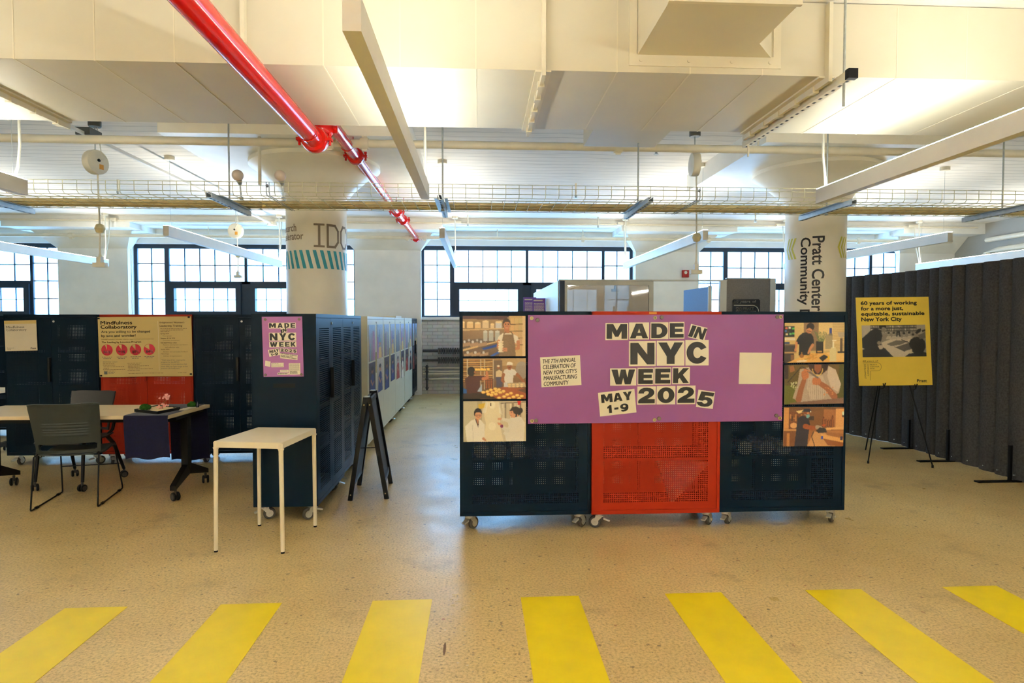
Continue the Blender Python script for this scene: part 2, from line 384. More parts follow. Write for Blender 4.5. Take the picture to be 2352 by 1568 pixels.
# heavy block capitals drawn as outlines in a unit box; each entry is a list of filled groups of contours
def _arc(cx, cy, rx, ry, a0, a1, n=14): return [(cx+rx*math.cos(math.radians(a0+(a1-a0)*i/n)), cy+ry*math.sin(math.radians(a0+(a1-a0)*i/n))) for i in range(n+1)]
BLOCK = {
 'M': [[[(0,0),(0,1),(.32,1),(.5,.56),(.68,1),(1,1),(1,0),(.73,0),(.73,.52),(.58,.14),(.42,.14),(.27,.52),(.27,0)]]],
 'A': [[[(0,0),(.32,1),(.68,1),(1,0),(.69,0),(.64,.17),(.36,.17),(.31,0)], [(.42,.38),(.58,.38),(.5,.68)]]],
 'D': [[[(0,0),(0,1)]+_arc(.46,.5,.54,.5,90,-90,22), [(.33,.24),(.33,.76)]+_arc(.42,.5,.24,.26,90,-90)]],
 'E': [[[(0,0),(0,1),(1,1),(1,.75),(.37,.75),(.37,.62),(.92,.62),(.92,.39),(.37,.39),(.37,.25),(1,.25),(1,0)]]],
 'N': [[[(0,0),(0,1),(.33,1),(.70,.46),(.70,1),(1,1),(1,0),(.69,0),(.30,.56),(.30,0)]]],
 'Y': [[[(.34,0),(.34,.36),(0,1),(.35,1),(.5,.66),(.65,1),(1,1),(.66,.36),(.66,0)]]],
 'C': [[_arc(.5,.5,.5,.5,28,332,30)+[(.70,.36)]+_arc(.51,.5,.19,.25,-38,-322,18)+[(.70,.63)]]],
 'W': [[[(0,1),(.19,0),(.43,0),(.5,.44),(.57,0),(.81,0),(1,1),(.74,1),(.675,.46),(.60,1),(.40,1),(.325,.46),(.26,1)]]],
 'K': [[[(0,0),(0,1),(.32,1),(.32,.64),(.62,1),(1,1),(.61,.56),(1,0),(.63,0),(.41,.35),(.32,.25),(.32,0)]]],
 'I': [[[(0,0),(0,1),(1,1),(1,0)]]],
 '0': [[_arc(.5,.5,.5,.5,0,350,34), _arc(.5,.5,.17,.27,0,340,18)]],
 '2': [[[(0,.63),(.04,.79),(.16,.92),(.33,.99),(.52,1),(.73,.97),(.89,.88),(.97,.73),(.95,.59),(.86,.47),(.70,.36),(.55,.27),(1,.27),(1,0),(0,0),(0,.17),(.10,.28),(.30,.41),(.52,.53),(.61,.61),(.64,.69),(.60,.76),(.50,.79),(.40,.76),(.35,.69),(.34,.63)]]],
 '5': [[[(.08,1),(.94,1),(.94,.75),(.41,.75),(.39,.64),(.57,.66),(.79,.62),(.94,.50),(1,.34),(.95,.17),(.80,.05),(.58,0),(.35,0),(.14,.06),(0,.2),(0,.27),(.32,.30),(.40,.22),(.52,.20),(.64,.25),(.67,.34),(.62,.43),(.50,.46),(.40,.43),(.34,.38),(.03,.40)]]],
 '1': [[[(.28,0),(.28,.64),(0,.57),(0,.79),(.42,1),(.85,1),(.85,0)]]],
 '9': [[_arc(.5,.64,.5,.36,0,350,30), _arc(.5,.66,.17,.14,0,340,16)], [[(.66,.5),(1,.66),(.98,.36),(.84,.14),(.6,.02),(.32,0),(.10,.06),(.10,.28),(.34,.24),(.54,.27),(.66,.36)]]],
 '-': [[[(0,.36),(0,.62),(1,.62),(1,.36)]]],
}
_bc = {}
def block_geo(ch):
    if ch in _bc: return _bc[ch]
    V = []; Fc = []
    for contours in BLOCK[ch]:
        cu = bpy.data.curves.new('outline', 'CURVE'); cu.dimensions = '2D'; cu.fill_mode = 'FRONT'
        for c in contours:
            sp = cu.splines.new('POLY'); sp.points.add(len(c)-1); sp.use_cyclic_u = True
            for p, q in zip(sp.points, c): p.co = (q[0], q[1], 0, 1)
        o = bpy.data.objects.new('outline', cu); COL.objects.link(o); bpy.context.view_layer.update()
        me = bpy.data.meshes.new_from_object(o.evaluated_get(bpy.context.evaluated_depsgraph_get()))
        k = len(V); V += [tuple(q.co)[:2] for q in me.vertices]; Fc += [tuple(i+k for i in p.vertices) for p in me.polygons]
        bpy.data.objects.remove(o); bpy.data.curves.remove(cu); bpy.data.meshes.remove(me)
    _bc[ch] = (V, Fc); return _bc[ch]
WIDE = {'M': 1.25, 'W': 1.3, 'I': .42, '1': .62, '-': .5}
def put_block(mb, word, x0, z0, x1, z1, to3, mi=0, rot=0.0, shear=0.0, gap=.10):
    """sets a word in the block capitals into the box, turned by rot about the box centre"""
    ws = [WIDE.get(c, 1.0) for c in word]; tot = sum(ws)+gap*(len(ws)-1); cx, cz = (x0+x1)/2, (z0+z1)/2; cr, sr = math.cos(rot), math.sin(rot); at = 0
    for ch, w_ in zip(word, ws):
        V, Fc = block_geo(ch); out = []
        for a, b in V:
            u = x0+(x1-x0)*(at+a*w_)/tot + shear*(b-.5)*(z1-z0); w = z0+(z1-z0)*b
            out.append(to3(cx+(u-cx)*cr-(w-cz)*sr, cz+(u-cx)*sr+(w-cz)*cr))
        mb.add(out, Fc, mi); at += w_+gap

class Cv:
    """a small painted picture; coordinates 0..1 from the top left"""
    def __init__(s, w, h, bg):
        s.w, s.h = w, h; s.a = np.tile(np.array(bg, float), (h, w, 1))
        s.X, s.Y = np.meshgrid((np.arange(w)+.5)/w, (np.arange(h)+.5)/h)
    def _p(s, mask, c, al=1.0): s.a[mask] = s.a[mask]*(1-al) + np.array(c, float)*al; return s
    def ell(s, x, y, rx, ry, c, ang=0.0, al=1.0):
        dx, dy = (s.X-x), (s.Y-y)*s.h/s.w; ca, sa = math.cos(ang), math.sin(ang); ry = ry*s.h/s.w
        return s._p(((dx*ca+dy*sa)/rx)**2 + ((-dx*sa+dy*ca)/ry)**2 < 1, c, al)
    def rect(s, x0, y0, x1, y1, c, al=1.0): return s._p((s.X >= x0) & (s.X < x1) & (s.Y >= y0) & (s.Y < y1), c, al)
    def poly(s, P, c, al=1.0):
        ins = np.zeros(s.X.shape, bool); k = len(P)
        for i in range(k):
            (x1, y1), (x2, y2) = P[i], P[(i+1) % k]
            if y1 == y2: continue
            ins ^= ((y1 > s.Y) != (y2 > s.Y)) & (s.X < (x2-x1)*(s.Y-y1)/(y2-y1)+x1)
        return s._p(ins, c, al)
    def line(s, p, q, wd, c, al=1.0):
        p = np.array(p, float); q = np.array(q, float); r = s.h/s.w; d = (q-p)*(1, r); L = max(1e-6, d@d)
        t = np.clip(((s.X-p[0])*d[0] + (s.Y-p[1])*r*d[1])/L, 0, 1)
        return s._p(((s.X-p[0]-t*d[0])**2 + ((s.Y-p[1])*r-t*d[1])**2) < (wd/2)**2, c, al)
    def limb(s, pts, w0, w1, c):
        n = len(pts)-1
        for i in range(n):
            for t in np.linspace(0, 1, 14):
                f = (i+t)/n; x = pts[i][0]+(pts[i+1][0]-pts[i][0])*t; y = pts[i][1]+(pts[i+1][1]-pts[i][1])*t
                w = (w0+(w1-w0)*f)/2; s.ell(x, y, w, w*s.w/s.h, c)
        return s
    def vgrad(s, c0, c1, al=1.0):
        t = s.Y[..., None]; s.a = s.a*(1-al) + (np.array(c0)*(1-t)+np.array(c1)*t)*al; return s
    def grain(s, k): s.a += rng.normal(0, k, (s.h, s.w, 1)); return s
    def blur(s):
        p = np.pad(s.a, ((1, 1), (1, 1), (0, 0)), 'edge'); s.a = (p[1:-1, 1:-1]*4 + p[:-2, 1:-1] + p[2:, 1:-1] + p[1:-1, :-2] + p[1:-1, 2:])/8; return s
    def sheet(s, name, to3, parent=None):
        """the painted sheet as one gridded mesh, to3(u, w) with u, w in 0..1 from the top left"""
        w, h = s.w, s.h
        vs = [to3(i/(w-1), j/(h-1)) for j in range(h) for i in range(w)]
        fs = [(j*w+i, (j+1)*w+i, (j+1)*w+i+1, j*w+i+1) for j in range(h-1) for i in range(w-1)]
        mb = MB(); mb.add(vs, fs); o = mb.build(name, attr_mat(), parent, fix=False)
        a = np.clip(s.a/255.0, 0, 1); a = np.where(a <= 0.04045, a/12.92, ((a+0.055)/1.055)**2.4)
        at = o.data.color_attributes.new('ink', 'FLOAT_COLOR', 'POINT')
        at.data.foreach_set('color', np.concatenate([a, np.ones((h, w, 1))], 2).astype(np.float32).ravel())
        return o
# ------------------------------------------------------------------ the setting
X0, X1, YB, YF, ZC = -15.0, 10.6, 13.4, -11.0, 3.62
o = MB().box(X0-.2, X1+.2, YF-.2, YB+.6, -.1, 0).build('floor', M_floor, origin=(0, 0, 0)); struct(o)
o = MB().box(X0-.2, X1+.2, YF-.2, YB+.6, ZC, ZC+.15).build('ceiling', M_ceil, origin=(0, 0, ZC)); struct(o)
o = MB().box(X0-.2, X0, YF-.2, YB+.6, 0, ZC).build('wall_left', M_wall); struct(o)
o = MB().box(X1, X1+.2, YF-.2, YB+.6, 0, ZC).build('wall_right', M_rwall); struct(o)
o = MB().box(X0-.2, X1+.2, YF-.2, YF, 0, ZC).build('wall_front', M_wall); struct(o)
BAYS = [(-13.3, -8.68), (-7.245, -2.61), (-1.235, 3.39), (4.81, 9.47)]
ZS, ZH = 1.665, 3.2
w = MB(); w.box(X0-.2, X1+.2, YB, YB+.4, ZH, ZC)                     # above the windows
xs = [X0-.2] + [v for b in BAYS for v in b] + [X1+.2]
for a, b in zip(xs[0::2], xs[1::2]): w.box(a, b, YB, YB+.4, 0, ZH)
o = w.build('wall_back', M_wall); struct(o)
for i, (a, b) in enumerate(BAYS):
    m = MB(); m.box(a, b, YB+.02, YB+.4, 0, ZS-.06)
    o = m.build('wall_spandrel', M_brick, origin=(0, YB, 0)); struct(o)
    o = MB().box(a-.02, b+.02, YB-.03, YB+.06, ZS-.06, ZS).build('trim_%d' % (i+1), M_wall); struct(o)
# window piers, their flared brackets and the soffit along the wall
o = MB().box(X0, X1, 12.46, YB, 3.5, ZC).build('beam', M_wall); struct(o)
for cx in (-13.98, -7.96, -1.92, 4.10, 10.03):
    x0, x1 = cx-.70, min(cx+.70, X1)
    m = MB(); m.box(x0, x1, YB-.12, YB, 0, 3.08)
    lo = [(x0, YB-.12, 3.08), (x1, YB-.12, 3.08), (x1, YB, 3.08), (x0, YB, 3.08)]
    e = .27; x1e = min(x1+e, X1)
    hi = [(x0-e, YB-.5, 3.40), (x1e, YB-.5, 3.40), (x1e, YB, 3.40), (x0-e, YB, 3.40)]
    m.add(lo+hi, [(0, 1, 5, 4), (1, 2, 6, 5), (3, 0, 4, 7), (0, 3, 2, 1), (4, 5, 6, 7)])
    m.box(max(cx-1.2, X0), min(cx+1.2, X1), 12.46-.004, YB, 3.40, 3.5)
    o = m.build('wall_pier', M_wall); struct(o)

def window(idx, xa, xb):
    root = bpy.data.objects.new('window_%d' % idx, None); COL.objects.link(root)
    root.location = (xa, YB+.12, ZS); root.matrix_basis = Matrix.Translation((xa, YB+.12, ZS)); root['kind'] = 'structure'
    k = (xb-xa)/4.62; y0, y1 = YB+.09, YB+.17
    fr = MB(); B = lambda a, b, z0, z1, p=0: fr.box(xa+a*k, xa+b*k, y0-p, y1, z0, z1)
    B(0, .065, ZS, ZH); B(4.555, 4.62, ZS, ZH); B(.065, 4.555, ZH-.09, ZH); B(.065, 4.555, ZS, ZS+.035)
    B(.617, .712, ZS+.035, ZH-.09); B(3.94, 4.0, ZS+.035, ZH-.09); B(2.265, 2.32, 2.42, ZH-.09); B(2.2, 2.385, ZS+.035, 2.42)
    B(.712, 3.94, 2.36, 2.42)
    for a, b in ((.712, 2.2), (2.385, 3.94)):                        # the opening hoppers stand proud
        for q in ((a, a+.11, ZS+.035, 2.36), (b-.11, b, ZS+.035, 2.36), (a+.11, b-.11, 2.27, 2.36), (a+.11, b-.11, ZS+.035, ZS+.12)): B(*q, .05)
    fr.build('window_frame', M_wframe, root)
    mu = MB(); t = .009
    def V(x, z0, z1): mu.box(xa+x*k-t, xa+x*k+t, y0+.02, y1-.02, z0, z1)
    def Hh(a, b, z): mu.box(xa+a*k, xa+b*k, y0+.021, y1-.021, z-t, z+t)
    for a, b in ((.065, .617), (4.0, 4.555)):
        V((a+b)/2, ZS+.035, ZH-.09)
        for z in (2.79, 2.42, 2.05): Hh(a, b, z)
    for a, b in ((.712, 2.265), (2.32, 3.94)):
        for i in range(1, 5): V(a+(b-a)*i/5, 2.42, ZH-.09)
        Hh(a, b, 2.76)
    t = .005
    for a, b in ((.822, 2.09), (2.495, 3.83)):
        for i in range(1, 5): V(a-.1+(b-a+.2)*i/5, ZS+.12, 2.27)
        Hh(a, b, 2.03)
    mu.build('glazing_bars', M_wframe, root)
    f = MB(); yp = YB+.13
    for a, b, z0, z1 in ((.06, .62, ZS+.03, ZH-.08), (3.99, 4.56, ZS+.03, ZH-.08), (.71, 2.27, 2.41, ZH-.08), (2.31, 3.95, 2.41, ZH-.08)):
        f.add([(xa+a*k, yp, z0), (xa+b*k, yp, z0), (xa+b*k, yp, z1), (xa+a*k, yp, z1)], [(0, 1, 2, 3)])
    f.build('frosted_panes', M_frost, root)
    f = MB()
    for a, b in ((.81, 2.1), (2.48, 3.84)):
        f.add([(xa+a*k, yp, ZS+.11), (xa+b*k, yp, ZS+.11), (xa+b*k, yp, 2.28), (xa+a*k, yp, 2.28)], [(0, 1, 2, 3)])
    f.build('clear_panes', M_clear, root)
    lt = bpy.data.lights.new('window_portal', 'AREA'); lt.shape = 'RECTANGLE'; lt.size = xb-xa; lt.size_y = ZH-ZS
    lt.cycles.is_portal = True
    lo = bpy.data.objects.new('window_portal', lt); COL.objects.link(lo)
    lo.location = ((xa+xb)/2, YB+.3, (ZS+ZH)/2); lo.rotation_euler = (-PI/2, 0, 0)
for i, (a, b) in enumerate(BAYS): window(i+1, a, b)
# the ground and the street outside, so the clear panes look onto something lit
# round columns with flared capitals under square drop panels
def column(cx, cy):
    p = [(.342, 0), (.342, 2.86), (.35, 2.95), (.375, 3.02), (.43, 3.10), (.60, 3.26), (.725, 3.345), (.735, 3.35), (.735, 3.395)]
    m = MB(); m.lathe(p, (cx, cy, 0), 64)
    o = m.build('column', M_colpaint, smooth=True, origin=(cx, cy, 0)); o['kind'] = 'structure'
    d = MB().box(cx-1.2, cx+1.2, cy-1.2, cy+1.2, 3.395, ZC).build('ceiling_drop_panel', M_colpaint); d['kind'] = 'structure'
    return o
C1, C2, CY = -1.895, 4.13, 7.41
for cx in (C1, C2, C1-6.03, C2+6.03): column(cx, CY)

def wrap(cx, cy, R):
    """sheet coordinate u (metres round the shaft, 0 = facing the room) and height w -> point on the column"""
    return lambda u, w: (cx + R*math.sin(u/R), cy - R*math.cos(u/R), w)
def wrapped_text(mb, body, x0, z0, x1, z1, fn, mi=0, turn=False, **kw):
    v, f = text_geo(body, **kw)
    bm = bmesh.new(); vv = [bm.verts.new((a, b, 0)) for a, b in v]
    for q in f:
        try: bm.faces.new([vv[i] for i in q])
        except ValueError: pass
    lo, hi = v.min(0), v.max(0); ax = 1 if turn else 0
    for t in np.linspace(lo[ax], hi[ax], 26)[1:-1]:
        bmesh.ops.bisect_plane(bm, geom=bm.verts[:]+bm.edges[:]+bm.faces[:], plane_co=(t, 0, 0) if ax == 0 else (0, t, 0), plane_no=(1, 0, 0) if ax == 0 else (0, 1, 0))
    bm.verts.index_update(); out = []
    for q in bm.verts:
        a, b = (q.co.x-lo[0])/(hi[0]-lo[0]), (q.co.y-lo[1])/(hi[1]-lo[1])
        if turn: a, b = b, 1-a                                        # reads downward
        out.append(fn(x0+(x1-x0)*a, z0+(z1-z0)*b))
    mb.add(out, [tuple(l.vert.index for l in fc.loops) for fc in bm.faces], mi); bm.free()
def wrapped_stroke(mb, pts, wd, fn, mi=0, closed=False):
    P = [Vector(p) for p in pts]; n = len(P)
    for i in range(n if closed else n-1):
        a, b = P[i], P[(i+1) % n]; d = (b-a).normalized(); nrm = Vector((-d.y, d.x))*wd/2; a2, b2 = a-d*wd*.42, b+d*wd*.42
        k = 6; vs = []
        for t in range(k+1):
            q = a2.lerp(b2, t/k); vs += [fn(*(q+nrm)), fn(*(q-nrm))]
        mb.add(vs, [(2*t, 2*t+1, 2*t+3, 2*t+2) for t in range(k)], mi)
def wrapped_poly(mb, P, fn, mi=0):
    """four-cornered patch"""
    a, b, c, d = [Vector(p) for p in P]; k = 4; vs = []
    for t in range(k+1): vs += [fn(*a.lerp(b, t/k)), fn(*d.lerp(c, t/k))]
    mb.add(vs, [(2*t, 2*t+1, 2*t+3, 2*t+2) for t in range(k)], mi)

# lettering on the column shafts (vinyl stuck to the paint)
f1 = wrap(C1, CY, .3445)
root = thing('column_lettering', 'grey and teal vinyl lettering reading IDC wrapped round the white column behind the cabinets', 'lettering', (C1, CY-.345, 2.1))
m = MB()
wrapped_text(m, 'Research', -.50, 2.583, -.150, 2.668, f1, bold=.012)
wrapped_text(m, 'Accelerator', -.525, 2.488, -.060, 2.572, f1, bold=.012)
m.build('caption', M_taupe, root)
m = MB(); z0, z1 = 2.415, 2.658; t = .026; f0 = f1; f1 = lambda u, w: f0(u+.118, w)
wrapped_stroke(m, [(-.005, z0), (-.005, z1)], t, f1); wrapped_stroke(m, [(-.055, z1), (.045, z1)], t*.85, f1); wrapped_stroke(m, [(-.055, z0), (.045, z0)], t*.85, f1)
wrapped_stroke(m, [(.09, z0), (.09, z1), (.18, z1), (.225, z1-.06), (.225, z0+.06), (.18, z0), (.09, z0)], t, f1)
wrapped_stroke(m, [(.40, z1-.05), (.37, z1), (.31, z1), (.272, z1-.06), (.272, z0+.06), (.31, z0), (.37, z0), (.40, z0+.05)], t, f1)
wrapped_stroke(m, [(.56, z1-.05), (.53, z1), (.49, z1), (.45, z1-.06), (.45, z0+.06), (.49, z0), (.53, z0), (.56, z0+.05)], t, f1)
m.build('letters', M_taupe, root); f1 = f0
m = MB()
for i in range(-6, 12):
    u = i*.078+.012; wrapped_poly(m, [(u, 2.165), (u+.038, 2.165), (u-.012, 2.37), (u-.05, 2.37)], f1)
m.build('slanted_stripes', M_teal, root)
f2 = wrap(C2, CY, .3445)
root = thing('column_lettering', 'black vinyl lettering reading Pratt Center Community Development down the white column at the right', 'lettering', (C2, CY-.345, 1.0))
m = MB()
wrapped_text(m, 'Pratt Center', -.208, 1.69, -.072, 2.575, f2, turn=True, bold=.018)
wrapped_text(m, 'Community Development', -.373, .80, -.223, 2.565, f2, turn=True, bold=.018)
m.build('letters', M_ink, root)
for s0, sg in ((.085, 1), (-.475, -1)):
    m = MB()
    for k in range(3):
        u = s0 + sg*(k*.052)
        for z, dz in ((2.445, .125), (2.445, -.125)):
            wrapped_poly(m, [(u, z), (u+.028, z), (u+.055+.028 if sg > 0 else u+.055+.028, z+dz), (u+.055, z+dz)], f2)
    m.build('chevrons', M_lime, root)

# painted floor stripes
names = ['leftmost, nearest the grey sled chair', 'second from the left, below the white side table', 'third from the left, below the aisle', 'middle one, below the left castors of the banner cabinets',
         'below the orange cabinet', 'below the right navy banner cabinet', 'rightmost, below the easel']
for i in range(7):
    a = -2.262+i*.833
    o = MB().box(a, a+.332, .6, 3.463, 0.0005, .0025).build('floor_stripe', M_stripe)
    tag(o, 'yellow floor stripe, ' + names[i], 'floor stripe', 'yellow stripes painted across the floor')
# small pipes on the right-hand wall and by the radiator
o = MB(); o.tube([(10.5, 2, 3.25), (10.5, 12.3, 3.25)], .05); o.tube([(10.5, 2, 3.02), (10.5, 12.0, 3.02), (10.46, 12.25, 2.98), (10.46, 12.3, 0.05)], .06)
o = o.build('wall_pipes', M_pipe, smooth=True); tag(o, 'grey painted pipes running along the right wall above the felt curtain', 'pipe')
# ------------------------------------------------------------------ overhead: duct, pipes, lamps, cable tray
ZD, YD0, YD1 = 3.15, 3.93, 5.11
root = thing('air_duct', 'large white sheet metal air duct crossing under the ceiling', 'duct', (0, 4.5, ZD))
m = MB(); m.box(-10.0, 9.2, YD0, YD1, ZD, 3.615); m.build('duct_body', M_duct, root)
fl = [-8.765+1.835*k for k in range(10)]
for a, b in zip(fl[:-1], fl[1:]):
    for t in (1/3.9, 2/3.9, 3/3.9):
        x = a+(b-a)*t
        if -7 < x < 7: m = MB(); m.box(x-.004, x+.004, YD0-.002, YD1+.002, ZD-.0025, 3.6); m.build('seam', M_ductline, root)
for x in fl:
    if not -9.9 < x < 9.1: continue
    m = MB(); m.box(x-.012, x+.012, YD0-.05, YD1+.06, ZD-.05, ZD+.002); m.box(x-.012, x+.012, YD0-.05, YD0+.002, ZD, 3.6)
    m.box(x+.012, x+.05, YD0-.008, YD1+.02, ZD-.012, ZD); m.box(x-.05, x-.012, YD0-.008, YD1+.02, ZD-.012, ZD)
    for k in range(5):
        y = YD0+.12+k*.24; m.box(x-.022, x+.022, y, y+.06, ZD-.058, ZD-.02)
    m.build('flange', M_ductline, root)
# square branch on the near face and one on the far face
m = MB(); P = [(1.01, YD0), (1.88, YD0), (1.71, 3.73), (1.71, 3.27), (1.01, 3.27)]
m.prism(P, lambda p: (p[0], p[1], 3.258), lambda p: (p[0], p[1], 3.60)); br = m.build('square_branch', M_duct, root)
m = MB(); m.box(.955, 1.94, YD0-.008, YD0, 3.19, 3.262); m.box(.955, 1.005, YD0-.008, YD0, 3.262, 3.6); m.box(1.89, 1.94, YD0-.008, YD0, 3.262, 3.6)
m.build('fixing_flange', M_ductline, br)
m = MB()
for x in (1.03, 1.34, 1.62, 1.87): m.lathe([(.012, -.006), (.012, 0)], (x, YD0-.008, 3.226), 10, 'Y')
m.build('screws', M_ductline, br)
m = MB(); m.box(1.0, 1.72, 3.245, 3.27, 3.248, 3.61); m.build('end_frame', M_ductline, br)
o = MB().box(1.01, 1.70, YD1+.01, 5.95, 3.25, 3.6).build('square_branch', M_duct, root)

def strut(name, p, q, sec=.041, mats=M_galv, parent=None, slots=True):
    """slotted channel from p to q"""
    m = MB(); p, q = Vector(p), Vector(q); d = (q-p).normalized(); r = d.cross(Vector((0, 0, 1))).normalized()
    m.bar(p-r*sec/2, q-r*sec/2, .004, sec); m.bar(p+r*sec/2, q+r*sec/2, .004, sec); m.bar(p+Vector((0, 0, -sec/2)), q+Vector((0, 0, -sec/2)), sec, .004)
    m.bar(p+Vector((0, 0, sec/2)), q+Vector((0, 0, sec/2)), sec*.4, .004)
    if slots:
        L = (q-p).length; k = int(L/.075)
        m.cur = 1
        for i in range(k): c = p+d*(i+.5)*L/k+Vector((0, 0, -sec/2-.0025)); m.bar(c-d*.014, c+d*.014, sec*.36, .001)
    return m.build(name, [mats, M_black], parent)
t = thing('duct_support', 'white slotted channel under the large duct on threaded rods', 'support', (2.30, 4.5, 3.10))
strut('channel', (2.31, YD0-.16, 3.10), (2.31, YD1+.18, 3.10), .05, M_ductline, t)
m = MB(); m.tube([(2.31, YD0-.09, 2.93), (2.31, YD0-.09, ZC)], .008, 8); m.build('threaded_rod', M_galv, t)
m = MB(); m.tube([(2.31, YD1+.12, 2.98), (2.31, YD1+.12, ZC)], .008, 8); m.build('threaded_rod', M_pipe, t)
m = MB(); m.box(2.28, 2.34, YD0-.19, YD0-.15, 3.07, 3.13); m.build('channel_end', M_black, t)

# conduit raceway along the depth with its box and the loop of cord
t = thing('ceiling_raceway', 'pale slotted channel running back over the desk to a junction box', 'channel', (-3.91, 8, 3.42))
strut('channel', (-3.91, YD1+.10, 3.44), (-3.95, 12.1, 3.44), .028, M_lamp, t, False)
m = MB(); m.box(-3.99, -3.85, 6.42, 6.62, 3.425, 3.50); m.build('switch_box', M_greyplastic, t)
m = MB(); m.tube([(-3.92, 6.52, 3.43), (-3.92, 6.52, 3.40), (-3.89, 6.52, 3.385), (-3.915, 6.52, 3.37)], .008, 8); m.build('hook', M_black, t)
m = MB(); m.lathe([(.09, -.03), (.09, .03)], (-3.95, 12.15, 3.44), 18); m.build('junction_box', M_pipe, t)

# red fire main: near length under the duct, riser, far length to the wall
def coupling(m, c, r, axis='Y'):
    m.lathe([(r, -.045), (r+.022, -.045), (r+.03, -.02), (r+.03, .02), (r+.022, .045), (r, .045)], c, 28, axis)
    c = Vector(c)
    for sgn in (-1, 1):
        if axis == 'Y': m.obox(c+Vector((sgn*(r+.04), 0, 0)), .05, .06, .022); m.tube([c+Vector((sgn*(r+.045), 0, -.045)), c+Vector((sgn*(r+.045), 0, .045))], .011, 8); m.tube([c+Vector((sgn*(r+.045), 0, .03)), c+Vector((sgn*(r+.045), 0, .045))], .017, 6)
        else: m.obox(c+Vector((sgn*(r+.04), 0, 0)), .05, .022, .06); m.tube([c+Vector((sgn*(r+.045), -.045, 0)), c+Vector((sgn*(r+.045), .045, 0))], .011, 8)
XR = -1.30
t = thing('fire_main', 'glossy red sprinkler main passing under the duct and back to the windows', 'pipe', (XR, 5.2, 3.0))
m = MB(); m.tube([(XR, -5.5, 3.016), (XR, 5.10, 3.016)], .072, 32); m.build('near_pipe', M_red, t, smooth=True)
m = MB(); pts = [(XR, 5.08, 3.016)] + [(XR, 5.12+.12*math.sin(a), 3.016+.12-.12*math.cos(a)) for a in np.linspace(0, PI/2, 8)] + [(XR, 5.24, 3.30)]
m.tube(pts, .078, 28); m.build('elbow', M_red, t, smooth=True)
m = MB(); coupling(m, (XR, 5.05, 3.016), .074); m.build('coupling', M_red, t, smooth=True)
m = MB(); coupling(m, (XR, 5.24, 3.155), .074, 'Z'); m.build('coupling', M_red, t, smooth=True)
m = MB(); m.tube([(XR+.01, 5.2, 3.31), (XR+.01, 13.05, 3.31)], .057, 28); m.build('far_pipe', M_red, t, smooth=True)
for y in (6.66, 9.96, 10.75, 13.03):
    m = MB(); coupling(m, (XR+.01, y, 3.31), .058); m.build('coupling', M_red, t, smooth=True)
m = MB()
for y, z, r in ((4.83, 3.016, .075), (6.25, 3.31, .06), (10.4, 3.31, .06)):
    m.tube([(XR+.005+r*math.cos(a), y, z+r*math.sin(a)) for a in np.linspace(PI, 2*PI, 14)], .005, 6)
    for q in ((-r, r) if y > 5 else ()): m.tube([(XR+.005+q, y, z), (XR+.005+q, y, ZC)], .004, 6)
m.build('hanger_loops', M_red, t)
# white sprinkler branches
def white_branch(y, z, label, fit):
    t = thing('sprinkler_pipe', label, 'pipe', (0, y, z))
    m = MB(); m.tube([(-14, y, z), (10.3, y, z)], .040, 20); m.build('pipe', M_pipe, t, smooth=True)
    for x in fit:
        m = MB(); m.lathe([(.04, -.04), (.056, -.04), (.062, 0), (.056, .04), (.04, .04)], (x, y, z), 20, 'X'); m.obox((x, y-.01, z-.06), .05, .02, .03); m.obox((x, y-.01, z+.06), .05, .02, .03)
        m.build('pipe_fitting', M_pipe, t, smooth=True)
    return t
white_branch(6.24, 3.325, 'white sprinkler pipe crossing in front of the column capitals', (XR-.16, XR+.18, 1.41))
t = white_branch(13.0, 3.31, 'white sprinkler pipe running along the top of the windows', (-8.2, XR-.17, XR+.19, 2.2, 4.9, 8.2))
m = MB()
for x in (-5.5, -2.2, .4, 2.2, 3.9, 7.5): m.tube([(x, 13.0, 3.35), (x, 13.0, 3.5)], .012, 8)
m.build('drop_hangers', M_pipe, t)
t = thing('duct_hanger', 'short white rod from the duct channel down to the sprinkler pipe', 'rod', (2.34, 5.6, 3.3))
m = MB(); m.tube([(2.86, 6.24, 3.37), (2.86, 6.24, ZC-.2)], .011, 8); m.build('rod', M_pipe, t)

